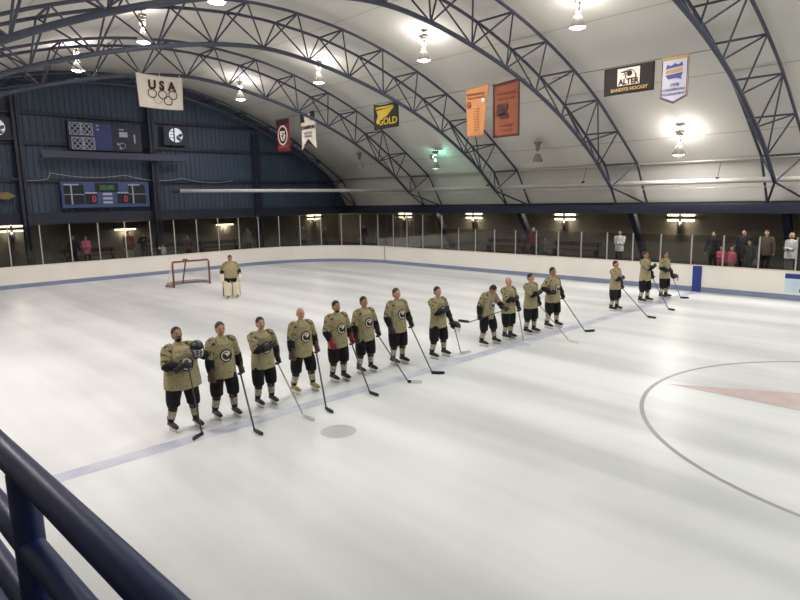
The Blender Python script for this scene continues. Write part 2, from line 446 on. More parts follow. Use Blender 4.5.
        for key, sd in (('R', -1), ('L', 1)):
            F, Kn, An, Hp = geo[key+'f']
            loft(b, [V(0, sd*.085, .88), Hp.lerp(Kn, .5), Kn, Kn.lerp(An, .6), An+V(0, 0, -.03)], [(.115, .098), (.10, .092), (.082, .078), (.076, .072), (.072, .068)], seg=16, n=2)
        obj('trousers', None, mp, root, data=remesh(b, .018, 3))
        for key in ('R', 'L'):
            F, Kn, An, Hp = geo[key+'f']; b = bmesh.new()
            loft(b, [F+V(-.085, 0, .045), F+V(.02, 0, .052), F+V(.12, 0, .04), F+V(.19, 0, .03)], [(.042, .042), (.054, .046), (.038, .05), (.026, .036)], seg=14, ref=V(0, 0, 1), n=2)
            obj('shoe', b, M_blackp, root, True)
    # ---- gloves
    if player:
        for key, gl in (('R', gloves[0]), ('L', gloves[1])):
            if not gl: continue
            S, E, W, d, n, th, cu = geo[key]
            b = bmesh.new()
            if gl == 'blocker':
                glove_mesh(b, W, d, n, th, .5)
                g_ = obj('blocker', None, M_cream, root, data=remesh(b, .012, 2))
                b = bmesh.new(); c = W+d*.04+V(.06, -.04, 0); box(b, c, (.05, .20, .36), 0, None, .015); obj('blocker_board', b, M_cream, g_)
            elif gl == 'catcher':
                ell(b, W+d*.08, (.07, .12, .13)); ell(b, W+d*.02, (.06, .09, .1)); glove_mesh(b, W, d, n, th, .9)
                obj('catching_glove', None, M_cream, root, data=remesh(b, .013, 2))
            else:
                glove_mesh(b, W, d, n, th, cu)
                obj('glove', None, {'dark': M_darkg, 'red': M_redg, 'brown': M_bgl}[gl], root, data=remesh(b, .013, 2))
    Rz = Matrix.Rotation(yaw, 3, 'Z')
    geo['W'] = lambda p: base+Rz @ (Vector(p)*s)
    geo['root'] = root
    return geo

def stick(grip, heel, label, toe=None, light=False, tip=False, over=.12, bdir=None):
    """hockey stick: rectangular shaft, butt knob, curved blade lying on the ice"""
    grip = Vector(grip); heel = Vector(heel)
    d = (heel-grip).normalized(); top = grip-d*over
    rt = empty('hockey_stick', (heel.x, heel.y, max(0, heel.z-.03)))
    tag(rt, label, 'hockey stick', 'hockey sticks')
    O = rt.location
    b = bmesh.new(); loft(b, [top-O, heel-d*.05-O], [(.012, .017), (.012, .017)], seg=8, ref=V(0, 0, 1)); obj('shaft', b, M_shaftl if light else M_shaft, rt)
    b = bmesh.new(); loft(b, [top-O-d*.01, top-O+d*.12], [.019, .018], seg=8); obj('butt_tape', b, M_white if light else M_blackp, rt)
    q = Vector(bdir) if bdir else ((Vector(toe)-heel) if toe else V(d.x, d.y, 0)+V(.25, .1, 0))
    q = q.normalized() if bdir else V(q.x, q.y, 0).normalized()
    up = V(0, 0, 1) if abs(q.z) < .5 else d
    sdv = up.cross(q).normalized(); up = q.cross(sdv).normalized()
    b = bmesh.new(); n = 8; prev = None
    for i in range(n+1):
        t = i/n; c = heel+q*(t*.30-.03)+sdv*(.035*t*t)+up*(.03+.012*t); hh = .036*(1-.25*max(0, t-.8)/.2)
        ring = [b.verts.new(c-O+sdv*a*.007+up*bb*hh) for a, bb in ((-1, -1), (1, -1), (1, 1), (-1, 1))]
        if prev:
            for k in range(4):
                f = b.faces.new((prev[k], prev[(k+1) % 4], ring[(k+1) % 4], ring[k])); f.material_index = 1 if (tip and t > .3) else 0
        else: b.faces.new(ring)
        prev = ring
    b.faces.new(prev[::-1])
    loft(b, [heel-d*.09-O, heel-O+up*.03], [(.012, .017), (.012, .03)], seg=8, ref=V(0, 0, 1))
    obj('blade', b, [M_white if light and not tip else M_blackp, M_white], rt)
    return rt

def helmet(loc, yaw, label, tilt=0.0):
    rt = empty('hockey_helmet', loc, yaw); tag(rt, label, 'helmet')
    T = Matrix.Rotation(tilt, 4, 'Y')
    b = bmesh.new(); ell(b, V(0, 0, .09), (.14, .115, .12), T, seg=20, rings=14)
    for f in [f for f in b.faces if (T.inverted() @ f.calc_center_median()).z < .02 or ((T.inverted() @ f.calc_center_median()).x > .05 and (T.inverted() @ f.calc_center_median()).z < .08)]: b.faces.remove(f)
    me = bpy.data.meshes.new('w'); b.to_mesh(me); b.free()
    me = evaluated(me, [('SOLIDIFY', dict(thickness=.016, offset=-1))]); me.materials.clear()
    obj('shell', None, M_blackp, rt, True, data=me)
    b = bmesh.new()
    for k in range(5):
        z = -.03+.03*k
        loft(b, [T @ V(.03, -.11, z), T @ V(.12, -.065, z), T @ V(.15, 0, z), T @ V(.12, .065, z), T @ V(.03, .11, z)], [.004]*5, seg=6, n=2)
    for y in (-.06, 0, .06): loft(b, [T @ V(.125 if y else .15, y, -.03), T @ V(.125 if y else .15, y, .09)], [.004, .004], seg=6)
    obj('face_cage', b, M_steel, rt)
    return rt

GP = 'hockey players lined up on the blue line'
def lowL(x=.04, y=.345, z=.92): return dict(L=(x, y, z), Ld=(.25, .05, -1), Ln=(0, -1, 0), Lt=(1, 0, .4))
def heart(x=.26, y=.03, z=1.24): return dict(R=(x, y-.05, z), Rp=(.1, -.9, -.6), Rd=(.0, 1, .25), Rn=(-1, 0, 0), Rt=(0, .2, 1), Rc=.25)
def grip(g, key='L'):
    S, E, W, d, n, th, cu = g[key]
    return g['W'](W+d*.085+n.normalized()*.03)

def P(i): return PLD[i]
# measured standing spots on the ice (metres), height, and where each stick blade touches the ice
PLD = {1: ((-.53, -8.54), 1.83, (-.05, -.03)), 2: ((-.57, -7.73), 1.79, (.49, -7.74)), 3: ((-.65, -6.85), 1.74, (.55, -6.74)), 4: ((-.80, -5.83), 1.77, (.49, -6.20)),
       5: ((-.87, -4.85), 1.78, (.37, -4.99)), 6: ((-.95, -4.0), 1.76, (.40, -3.91)), 7: ((-.93, -2.99), 1.84, (.30, -3.06)), 8: ((-.64, -1.87), 1.78, None), 9: ((-.55, -.02), 1.70, None),
       10: ((-.56, .93), 1.74, (.15, .70)), 11: ((-.51, 1.93), 1.75, (.96, 1.71)), 12: ((-.50, 3.06), 1.83, (.59, 3.15)), 13: ((-.45, 6.88), 1.72, (.99, 6.39)), 14: ((-.45, 9.14), 1.88, (.89, 8.19)),
       15: ((-.30, 10.5), 1.79, (.22, 10.85))}
def pl(i, label, **k):
    (x, y), H, bl = PLD[i]
    yaw = k.pop('yaw', 0)
    return person((x, y, 0), yaw, H, label, GP, **k)

g = pl(1, 'heavyset dark-bearded player at the near end of the line, black glove raised to shoulder', wide=1.32, hair='black', beard='black', skin=1, yaw=.05, head=(-.1, -.22),
       arms=dict(R=(.36, -.14, 1.22), Rp=(-.2, -.8, -.6), Rd=(.5, .6, .35), Rn=(.3, .6, -.7), Rt=(.2, .2, 1), Rc=.9, L=(.26, .17, 1.38), Lp=(-.2, .9, -.5), Ld=(.6, -.3, .5), Ln=(-.2, -1, 0), Lt=(0, .2, 1), Lc=1.0), feet=((-.10, -.19), (.05, .20)))
stick(grip(g, 'R'), (-.03, -8.46, 0), 'stick held upright in front of the heavyset bearded player', over=.05, toe=(.10, -8.75, 0))
helmet(g['W']((.38, .13, 1.42)), -.2, 'black caged helmet held up by the heavyset bearded player', .2)
g = pl(2, 'tall crop-haired player with arms hanging, second from the near end of the line', hair='brown', skin=2, gloves=('brown', 'brown'), head=(-.15, -.05), arms=dict(lowL(.03, .34, .90), R=(.12, -.30, .88)), feet=((-.06, -.17), (.05, .17)))
stick(grip(g), PLD[2][2]+(0,), 'long dark stick angled down from the player beside the heavyset bearded man')
g = pl(3, 'dark-haired player with right forearm across the chest, third from the near end', hair='black', skin=2, head=(-.15, -.1), arms=dict(lowL(.0, .34, .92), **heart(.26, .06, 1.26)), feet=((0, -.15), (.02, .16)), logo=True)
stick(grip(g), PLD[3][2]+(0,), 'pale stick slanting far forward, left of the bald man with yellowish skates', light=True)
g = pl(4, 'bald player with yellowish skates and legs apart beside the red-gloved player', hair=None, skin=2, gloves=('brown', 'brown'), head=(-.2, -.05), arms=dict(lowL(.02, .35, .92), R=(.1, -.33, .88)), feet=((-.04, -.21), (.06, .21)), skates=mat('yellowish_skate', srgb(150, 140, 84), .5, 0, .2, 12))
stick(grip(g), PLD[4][2]+(0,), 'steep stick with black taped blade held by the bald man with yellowish skates')
g = pl(5, 'dark-haired moustached player wearing bright red gloves', hair='black', beard='black', skin=1, gloves=('red', 'red'), head=(-.15, -.05), arms=dict(lowL(.08, .33, .92), R=(.14, -.27, .93)), feet=((-.05, -.12), (.05, .12)))
stick(grip(g), PLD[5][2]+(0,), 'stick held by the red-gloved player, black blade on the ice')
g = pl(6, 'dark-haired player with black sleeves standing next after the red-gloved one', hair='black', skin=1, head=(-.2, -.05), arms=dict(lowL(.08, .34, .95), R=(.06, -.32, .9)), feet=((-.03, -.16), (.02, .16)))
stick(grip(g), PLD[6][2]+(0,), 'stick with white-taped blade tip crossing in front of the tall player', tip=True, toe=(1.0, -3.55, 0))
g = pl(7, 'tall player with short dark hair, dark stick reaching far forward, in middle of line', hair='brown', skin=2, head=(-.15, -.08), arms=dict(lowL(.1, .34, .97), R=(.1, -.3, .92)), feet=((-.02, -.13), (.03, .13)))
stick(grip(g), PLD[7][2]+(0,), 'long black stick with broad black blade held by the tall player mid-line', toe=(.72, -2.85, 0))
g = pl(8, 'player with hand on heart and a caged helmet hanging from his left hand', hair='black', skin=2, head=(-.2, -.05), arms=dict(heart(.25, .05, 1.25), L=(.12, .34, .96), Ld=(.3, .05, -1), Ln=(0, -1, 0), Lt=(1, 0, .3)), feet=((0, -.21), (.02, .21)))
q = g['W']((.20, .40, .70)); helmet(q, .3, 'caged helmet dangling from the hand of the player with hand on heart', .3)
stick(g['W']((.2, .36, .86)), (-.42, -1.25, 0), 'thin pale stick hanging beside the dangling caged helmet', light=True, over=.05)
g = pl(9, 'player with bowed head looking down at the stick in both hands', hair='black', skin=1, head=(.05, .65), lean=.12, arms=dict(R=(-.02, -.33, .90), Rd=(.1, 0, -1), Rn=(0, 1, 0), Rt=(1, 0, 0), L=(.42, .22, 1.10), Lp=(-.3, .8, -.6), Ld=(1, -.1, -.15), Ln=(0, -.5, -1), Lt=(0, -1, .3)), feet=((-.02, -.2), (.05, .3)))
ga, gb = grip(g, 'L'), grip(g, 'R'); dd = (gb-ga).normalized()
stick(ga, gb+dd*.36, 'stick held level in the hands of the bowed-head player, blade off the ice', bdir=(-.55, -.75, .15), over=.1)
g = pl(10, 'fair balding player holding right hand to chest, beside the bowed-head player', hair=None, skin=0, head=(-.1, -.05), arms=dict(lowL(.1, .35, .92), **heart(.26, .03, 1.22)), feet=((-.02, -.11), (.02, .11)), logo=False)
stick(grip(g), PLD[10][2]+(0,), 'thin upright pale stick of the fair balding player', light=True)
g = pl(11, 'shorter dark-haired player, glove at chest, next to the tall broad player', hair='black', skin=2, head=(-.1, -.05), arms=dict(lowL(.06, .34, .94), **heart(.27, .08, 1.26)), feet=((-.03, -.15), (.05, .15)), logo=False)
stick(grip(g), PLD[11][2]+(0,), 'stick with pale blade slanting from the shorter player beside the tall broad one', light=True)
g = pl(12, 'tall broad dark-haired player closing the long group, before the gap in line', hair='black', skin=1, wide=1.08, yaw=-.1, head=(-.1, -.05), arms=dict(lowL(.08, .36, .97), R=(.22, -.34, 1.12), Rd=(.9, -.1, .1), Rp=(-.4, -.7, -.5)), feet=((-.02, -.19), (.04, .19)))
stick(grip(g), PLD[12][2]+(0,), 'dark stick with black blade of the tall broad player before the gap', toe=(.95, 3.45, 0))
g = pl(13, 'smaller dark-haired player alone after the gap, arm across his chest', hair='black', skin=2, head=(-.1, -.05), arms=dict(lowL(.08, .33, .90), **heart(.25, .06, 1.2)), feet=((-.03, -.15), (.03, .15)), logo=False)
stick(grip(g), PLD[13][2]+(0,), 'stick of the smaller player standing alone after the gap')
g = pl(14, 'tall player with hand at chest, second from the blue board pad', hair='brown', skin=1, head=(-.1, -.1), arms=dict(lowL(.1, .34, .95), **heart(.28, .1, 1.3)), feet=((-.03, -.19), (.05, .19)), logo=False)
stick(grip(g), PLD[14][2]+(0,), 'stick of the tall player second from the blue board pad')
g = pl(15, 'player at far end of the line nearest the blue board pad, holding helmet low', hair='brown', skin=1, head=(-.1, -.1), arms=dict(lowL(.12, .33, .95), R=(.2, -.22, 1.12), Rd=(.7, .6, 0), Rp=(-.4, -.8, -.3)), feet=((-.03, -.15), (.03, .15)), logo=False)
stick(grip(g), PLD[15][2]+(0,), 'short-looking stick of the farthest player beside the blue board pad')
helmet(g['W']((.24, .30, .74)), .2, 'black helmet held low by the farthest player near the blue board pad', .2)
g = person((-13.78, -.6, 0), -.12, 1.80, 'goaltender in cream leg pads standing in front of the net', None, skin=1, hair='brown', clothes='goalie', wide=1.22, gloves=('blocker', 'catcher'),
           arms=dict(R=(.14, -.40, .93), Rp=(-.3, -.9, 0), L=(.22, .36, .93), Lp=(-.3, .9, 0)), feet=((0, -.20), (.0, .20)), head=(-.2, .0), lean=.14)

# spectators behind the glass
def col(n, r, g_, b_): return mat(n, srgb(r, g_, b_), .85, 0, .12, 10, .2)
K_dark = col('dark_coat', 36, 34, 40); K_pink = col('pink_top', 206, 96, 122); K_brown = col('brown_jacket', 112, 66, 58); K_white = col('white_shirt', 222, 220, 222); K_grey = col('grey_coat', 104, 102, 108)
K_jean = col('dark_jeans', 48, 52, 70); K_khaki = col('pale_trousers', 160, 150, 134); K_tan = col('tan_coat', 90, 80, 70); K_red = col('dull_red_top', 100, 50, 54); K_black = col('charcoal_trousers', 40, 38, 40)
SPG = 'spectators behind the rink glass'
AZ = .60
def spec(x, y, H, yaw, label, top, legs, hair='brown', skin=0, arms=None, long=False, wide=1.0, kidhead=1.0, seat=AZ):
    return person((x, y, seat), yaw, H, label, SPG, skin=skin, hair=hair, clothes='spectator', cols=dict(top=top, legs=legs, long=long), arms=arms, voxel=.016, wide=wide, kidhead=kidhead, feet=((0, -.10), (.02, .10)))
up2 = dict(R=(.22, -.16, 1.30), Rd=(.3, .2, 1), L=(.22, .16, 1.32), Ld=(.3, -.2, 1))
fold = dict(R=(.22, .02, 1.14), Rd=(.1, 1, .1), Rn=(-1, 0, 0), L=(.24, -.02, 1.18), Ld=(.1, -1, .1), Ln=(-1, 0, 0))
spec(-27.0, -2.95, 1.78, 0, 'spectator in dark coat behind end glass, left of the pink-topped one', K_dark, K_jean, 'black')
spec(-26.8, -2.35, 1.72, .2, 'spectator in pink top and black trousers behind the end glass', K_pink, K_black, 'brown', long=True, arms=fold)
spec(-27.1, .05, 1.86, .1, 'spectator in brown jacket and pale trousers under the end-wall light', K_brown, K_khaki, 'black', wide=1.15)
spec(-27.2, .95, 1.74, .1, 'slim spectator in dark clothes behind glass right of the brown jacket', K_dark, K_black, 'black', arms=up2)
spec(-26.2, 1.65, 1.02, 0, 'child in white jersey with raised hand behind the glass by the net', K_white, K_jean, 'brown', arms=dict(R=(.12, -.34, 1.62), Rd=(0, -.1, 1), Rp=(.2, -1, -.2)), kidhead=1.2)
spec(-27.0, 3.55, 1.40, .1, 'youngster in dull red top behind the glass above the net', K_red, K_black, 'black', kidhead=1.1)
spec(-27.0, 7.75, 1.70, -.5, 'spectator in pale grey top behind glass near the blue column', K_grey, K_jean, 'brown')
spec(-25.4, 11.1, 1.75, -.6, 'spectator in grey coat behind the curved corner glass', K_grey, K_black, 'brown')
spec(-24.6, 12.4, 1.62, -.8, 'spectator in tan coat behind the corner glass beside the double strip light', K_tan, K_jean, 'brown', long=True)
spec(-22.9, 14.4, 1.74, -1.2, 'spectator in dark coat with pale collar behind corner glass right of the strip light', K_dark, K_black, 'black')
spec(-21.7, 14.7, 1.66, -1.3, 'spectator in grey coat beside a smaller one in dim aisle left of the board seam', K_grey, K_jean, 'grey')
spec(-20.9, 14.6, 1.55, -1.3, 'smaller spectator in tan coat just left of the dark board seam', K_tan, K_black, 'brown')
spec(-17.2, 14.5, 1.74, -1.4, 'spectator in dim grey coat right of the double strip light', K_grey, K_jean, 'grey')
spec(-9.1, 14.6, 1.76, -1.5, 'spectator in dull red top under the slanted brace', K_red, K_black, 'blond')
spec(-8.3, 14.5, 1.24, -1.5, 'child in pale grey shirt behind the side glass', K_grey, K_jean, 'brown', kidhead=1.15)
spec(-4.2, 14.5, 1.74, -1.5, 'spectator in white shirt and dark hair behind the side glass, arms folded', K_white, K_black, 'black', arms=fold)
spec(-.15, 14.9, 1.76, -1.5, 'dark-clothed spectator behind glass above the blue board pad', K_dark, K_black, 'black')
spec(.42, 14.2, 1.16, -1.5, 'child in pink jacket behind the glass right of the blue pad', K_pink, K_khaki, 'brown', long=True, arms=fold, kidhead=1.15)
spec(.80, 14.25, 1.14, -1.6, 'child in pink and smaller beside the other pink child', K_pink, K_khaki, 'blond', long=True, kidhead=1.15)['root']['label'] = 'fair-haired child in pink standing close against the first pink child'
spec(1.0, 15.0, 1.86, -1.6, 'tall spectator in black coat standing behind the pink children', K_dark, K_black, 'black', wide=1.15)
spec(1.45, 14.25, 1.45, -1.6, 'youngster in charcoal coat right of the pink children', K_dark, K_jean, 'brown', kidhead=1.1)
spec(1.75, 15.3, 1.84, -1.6, 'spectator in brown coat just left of the white-jacketed spectator', K_tan, K_black, 'brown', wide=1.1)
spec(2.78, 14.7, 1.78, -2.2, 'spectator in white jacket and grey trousers at the right end', K_white, K_grey, 'blond', skin=1, wide=1.08, arms=fold)

# ------------------------------------------------------------------ ice
XE, YS, RC = -25.0, 12.95, 6.2        # end boards, side boards, corner radius
ice = bpy.data.materials.new('ice'); ice.use_nodes = True
nt = ice.node_tree; N = nt.nodes; L = nt.links; b_ = N['Principled BSDF']
tc = N.new('ShaderNodeTexCoord'); mp_ = N.new('ShaderNodeMapping'); mp_.inputs['Scale'].default_value = (.045, .55, 1)
L.new(tc.outputs['Object'], mp_.inputs['Vector'])
n1 = N.new('ShaderNodeTexNoise'); n1.inputs['Scale'].default_value = 1.0; n1.inputs['Detail'].default_value = 3; L.new(mp_.outputs['Vector'], n1.inputs['Vector'])
n2 = N.new('ShaderNodeTexNoise'); n2.inputs['Scale'].default_value = .35; n2.inputs['Detail'].default_value = 6; L.new(tc.outputs['Object'], n2.inputs['Vector'])
mx = N.new('ShaderNodeMix'); mx.data_type = 'FLOAT'; mx.inputs[0].default_value = .22
L.new(n1.outputs['Fac'], mx.inputs[2]); L.new(n2.outputs['Fac'], mx.inputs[3])
cr = N.new('ShaderNodeValToRGB'); cr.color_ramp.interpolation = 'EASE'; cr.color_ramp.elements[0].position = .26; cr.color_ramp.elements[1].position = .66
cr.color_ramp.elements[0].color = (.50, .515, .51, 1); cr.color_ramp.elements[1].color = (.84, .855, .85, 1)
L.new(mx.outputs[0], cr.inputs['Fac']); L.new(cr.outputs['Color'], b_.inputs['Base Color'])
mr = N.new('ShaderNodeMapRange'); mr.inputs[1].default_value = .2; mr.inputs[2].default_value = .8; mr.inputs[3].default_value = .27; mr.inputs[4].default_value = .42
L.new(mx.outputs[0], mr.inputs[0]); L.new(mr.outputs[0], b_.inputs['Roughness'])
b_.inputs['IOR'].default_value = 1.31
M_line = mat('faded_blue_line', srgb(186, 190, 205), .4, 0, .10, 3)
nt = M_line.node_tree
for n_ in nt.nodes:
    if n_.type == 'VALTORGB':
        n_.color_ramp.elements[0].color = srgb(172, 178, 200); n_.color_ramp.elements[1].color = srgb(212, 214, 220)
    if n_.type == 'TEX_NOISE': n_.inputs['Scale'].default_value = 1.6
M_circ = mat('faded_grey_circle_line', srgb(158, 154, 160), .4, 0, .08, 3)
M_dot = mat('grey_faceoff_spot', srgb(192, 188, 190), .4, 0, .04, 3)
M_wedge = mat('pink_centre_mark', srgb(206, 184, 182), .4, 0, .08, 3)
bm = bmesh.new()
def flat(pts, z, mi):
    f = bm.faces.new([bm.verts.new((x, y, z)) for x, y in pts]); f.material_index = mi
    if f.normal.z < 0: f.normal_flip()
flat([(-26, -13.2), (22, -13.2), (22, 13.2), (-26, 13.2)], 0, 0)
flat([(-.17, -12.8), (.17, -12.8), (.17, 12.8), (-.17, 12.8)], .002, 1)
def flat_ring(cx, cy, r0, r1, z, mi, n=96):
    for i in range(n):
        a, c = 2*PI*i/n, 2*PI*(i+1)/n
        flat([(cx+r*math.cos(t), cy+r*math.sin(t)) for r, t in ((r0, a), (r1, a), (r1, c), (r0, c))], z, mi)
flat_ring(8.8, 0, 4.52, 4.60, .002, 2)
flat([(1.52+.31*math.cos(2*PI*i/32), -6.71+.31*math.sin(2*PI*i/32)) for i in range(32)], .002, 3)
flat([(4.47, -.21), (8.6, -.155), (8.6, 2.0)], .002, 4)
flat([(4.42, -.235), (8.6, -.20), (8.6, -.155), (4.47, -.21)], .003, 2)
me = bpy.data.meshes.new('floor'); bm.to_mesh(me); bm.free()
fl = obj('floor', None, [ice, M_line, M_circ, M_dot, M_wedge], data=me); tag(fl, 'ice surface with faded lines and circle', None, None, 'structure')

# ------------------------------------------------------------------ boards and glass
def board_path(off=0.0, step=.3):
    """outline of the rink inside face: near corner, end, far corner, far side"""
    P = []
    r = RC+off
    for i in range(13):
        a = 1.5*PI-(.5*PI)*i/12; P.append((XE+RC+r*math.cos(a), -YS+RC+r*math.sin(a)))
    n = 40
    for i in range(1, n): P.append((XE-off, -YS+RC+(2*(YS-RC))*i/n))
    for i in range(19):
        a = PI-(.5*PI)*i/18; P.append((XE+RC+r*math.cos(a), YS-RC+r*math.sin(a)))
    for i in range(1, 61): P.append((XE+RC+(10-(XE+RC))*i/60, YS+off))
    return P
def swept(bm, prof, mi=0):
    """profile of (offset outward, z) swept along the rink outline"""
    rows = [[bm.verts.new((x, y, z)) for x, y in board_path(o)] for o, z in prof]
    n = len(rows); m = len(rows[0])
    for j in range(n):
        A, B = rows[j], rows[(j+1) % n]
        for i in range(m-1):
            f = bm.faces.new((A[i], A[i+1], B[i+1], B[i])); f.material_index = mi
    bm.faces.new([r[0] for r in rows]); bm.faces.new([r[-1] for r in rows][::-1])
boards = empty('rink_boards', (XE, 0, 0)); tag(boards, 'white dasher boards with blue kick plate and glass around the far rink edge', 'boards', None, 'structure')
def bpart(name, bm, m, smooth=False):
    o = obj(name, bm, m, boards, smooth); o.location = (-XE, 0, 0); return o
b = bmesh.new(); swept(b, [(0, .20), (0, 1.05), (.12, 1.05), (.12, 0), (.02, 0), (.02, .20)]); bpart('board_panel', b, M_board)
b = bmesh.new(); swept(b, [(-.012, 0), (-.012, .20), (.015, .20), (.015, 0)]); bpart('kick_plate', b, M_kick)
b = bmesh.new(); swept(b, [(-.02, 1.05), (-.02, 1.085), (.15, 1.085), (.15, 1.05)]); bpart('sill_cap', b, mat('cream_cap', srgb(226, 214, 196), .4, 0, .04, 3))
b = bmesh.new(); bx(b, -19.15, -19.10, YS-.016, YS, 0.0, 1.05); bpart('board_seam', b, M_blackp)
b = bmesh.new(); bx(b, -.19, .16, YS-.05, YS-.005, 0.0, 1.06, 0, .015); bpart('blue_line_pad', b, M_blue)
b = bmesh.new()
bx(b, 3.14, 4.9, YS-.03, YS-.002, .30, .80, 1, .0); bx(b, 3.12, 4.9, YS-.04, YS-.002, .80, .98, 0, .03)
slab(b, [(3.62, .30), (3.9, .30), (3.95, .40), (3.72, .52), (3.60, .42)], YS-.045, YS-.03, 2)
bpart('board_sign', b, [M_blue, mat('pale_blue_sign', srgb(196, 216, 226), .4, 0, .1, 2), M_logo_d])
# stanchions: measured spacing along the outline
gl = bpy.data.materials.new('rink_glass'); gl.use_nodes = True
nt = gl.node_tree; N = nt.nodes; L = nt.links; N.remove(N['Principled BSDF'])
tr = N.new('ShaderNodeBsdfTransparent'); tr.inputs['Color'].default_value = (.80, .81, .80, 1); gs = N.new('ShaderNodeBsdfGlossy'); gs.inputs['Roughness'].default_value = .03
fr = N.new('ShaderNodeFresnel'); fr.inputs['IOR'].default_value = 1.45; mixs = N.new('ShaderNodeMixShader')
mu = N.new('ShaderNodeMath'); mu.operation = 'MULTIPLY'; mu.inputs[1].default_value = .6; L.new(fr.outputs[0], mu.inputs[0])
L.new(mu.outputs[0], mixs.inputs[0]); L.new(tr.outputs[0], mixs.inputs[1]); L.new(gs.outputs[0], mixs.inputs[2]); L.new(mixs.outputs[0], N['Material Output'].inputs['Surface'])
path = [Vector((x, y)) for x, y in board_path(.06)]
cum = [0]
for a, c in zip(path, path[1:]): cum.append(cum[-1]+(c-a).length)
def at_len(s):
    for i in range(len(cum)-1):
        if cum[i] <= s <= cum[i+1]:
            t = (s-cum[i])/(cum[i+1]-cum[i]); d = (path[i+1]-path[i]).normalized()
            return path[i].lerp(path[i+1], t), d
    return path[-1], (path[-1]-path[-2]).normalized()
def len_of(pt): return min(range(len(path)), key=lambda i: (path[i]-Vector(pt)).length)
# posts on the end straight start at y=-3.71 and step 1.345; the far side posts are listed as measured
s0 = cum[len_of((XE-.06, -3.71))]+(-3.71-path[len_of((XE-.06, -3.71))].y)
posts = []; s = s0-1.345*5
s_side = cum[-1]-(10-(-17.12))
while s < s_side-.5: posts.append((s, 3.06)); s += (s_side-s0)/round((s_side-s0)/1.345)
posts.append((s_side, 3.06))
for x in (-15.77, -14.24): posts.append((cum[-1]-(10-x), 3.06))
for x in (-12.96, -11.74, -10.44, -9.09, -7.82, -6.57, -5.34, -4.04, -2.82, -1.59, -.32, .9, 2.17, 3.40, 4.63, 5.86, 7.1, 8.3): posts.append((cum[-1]-(10-x), 2.31))
for i, (s, zt) in enumerate(posts):
    p, d = at_len(s); rot = Matrix.Rotation(math.atan2(d.y, d.x), 3, 'Z')
    b = bmesh.new(); box(b, V(p.x, p.y, (1.085+zt)/2), (.05, .05, zt-1.085), 0, rot, .006); bpart('stanchion', b, M_alu)
    if i+1 < len(posts):
        q, d2 = at_len(posts[i+1][0]); z1 = min(zt, posts[i+1][1])-.01
        c = (p+q)/2; ln = (q-p).length-.05; rot = Matrix.Rotation(math.atan2(q.y-p.y, q.x-p.x), 3, 'Z')
        b = bmesh.new(); box(b, V(c.x, c.y, (1.09+z1)/2), (ln, .012, z1-1.09), 0, rot); bpart('glass_pane', b, gl)

# ------------------------------------------------------------------ building shell
Y0 = .2
UP = [(0, 11.0), (1.07, 10.97), (3.2, 10.75), (5.35, 10.3), (7.45, 9.65), (9.4, 8.87), (11.3, 7.92), (13.15, 6.75), (15.1, 5.42), (16.4, 3.5)]
LO = [(0, 9.72), (2.05, 9.55), (4.1, 9.16), (6.05, 8.66), (7.95, 8.02), (9.85, 7.2), (11.6, 6.25), (12.7, 5.55), (14.2, 4.35)]
def prof(T, d):
    d = abs(d)
    for (a, za), (c, zc) in zip(T, T[1:]):
        if a <= d <= c: return za+(zc-za)*(d-a)/(c-a)
    return T[-1][1]
XG, XR = -27.8, 20.0
def memb_z(y): return prof(UP, y-Y0)+.38
ys = [Y0+s*v for s in (1, -1) for v, _ in UP]+[Y0+s*(a[0]+c[0])/2 for s in (1, -1) for a, c in zip(UP, UP[1:])]
ys = sorted(set(round(v, 4) for v in ys))
b = bmesh.new(); rows = []
for y in ys:
    e = (y-Y0)
    z = memb_z(y) if abs(e) < 16.3 else 3.5
    yy = Y0+e*1.015
    rows.append([b.verts.new((x, yy, z)) for x in (XG, XR)]+[b.verts.new((x, yy, z+.06)) for x in (XG, XR)])
for A, B in zip(rows, rows[1:]):
    b.faces.new((A[0], A[1], B[1], B[0])); b.faces.new((A[2], B[2], B[3], A[3]))
for d in (3.2, 7.45, 11.3, 14.2):
    for sg in (-1, 1):
        y = Y0+sg*d; z = memb_z(y)-.012; yy = Y0+sg*d*1.015; dz = (memb_z(y+.02)-memb_z(y-.02))/.04
        f = b.faces.new([b.verts.new((x, yy+w_, z+dz*w_)) for x, w_ in ((XG, -.02), (XR, -.02), (XR, .02), (XG, .02))]); f.material_index = 1
tag(obj('ceiling', b, [M_memb, mat('liner_seam', srgb(176, 172, 162), .85, 0, .03, 2)], None, True), 'white curved roof liner', None, None, 'structure')
# gable wall with pressed ribs, its frame and openings below
b = bmesh.new(); yv = -16.4; prev = None
prof_y = []
while yv < 16.7:
    for dy, dx in ((0, 0), (.16, 0), (.18, .035), (.28, .035), (.30, 0)): prof_y.append((yv+dy, dx))
    yv += .30
for y, dx in prof_y:
    zt = max(3.6, memb_z(min(max(y, -16.2), 16.55))-.02)
    cur = (b.verts.new((XG+dx, y, 3.45)), b.verts.new((XG+dx, y, zt)))
    if prev: b.faces.new((prev[0], cur[0], cur[1], prev[1]))
    prev = cur
tag(obj('wall_end', b, M_gable), 'dark blue ribbed sheet wall at the scoreboard end', None, None, 'structure')
b = bmesh.new(); bx(b, XG-.2, XG+.3, -18.8, 18.8, 3.05, 3.62, 0); tag(obj('trim_1', b, M_girt), 'dark navy beam under the blue end wall', None, None, 'structure')
for i, z in enumerate((8.85, 7.30, 5.35)):
    half = 16 if z < 5 else [v for v in [k*.1 for k in range(165)] if memb_z(Y0+v) > z+.2][-1]
    b = bmesh.new(); bx(b, XG+.04, XG+.2, Y0-half, Y0+half, z-.09, z+.09); tag(obj('trim_%d' % (i+2), b, M_girt), 'dark horizontal girt on the blue end wall', None, None, 'structure')
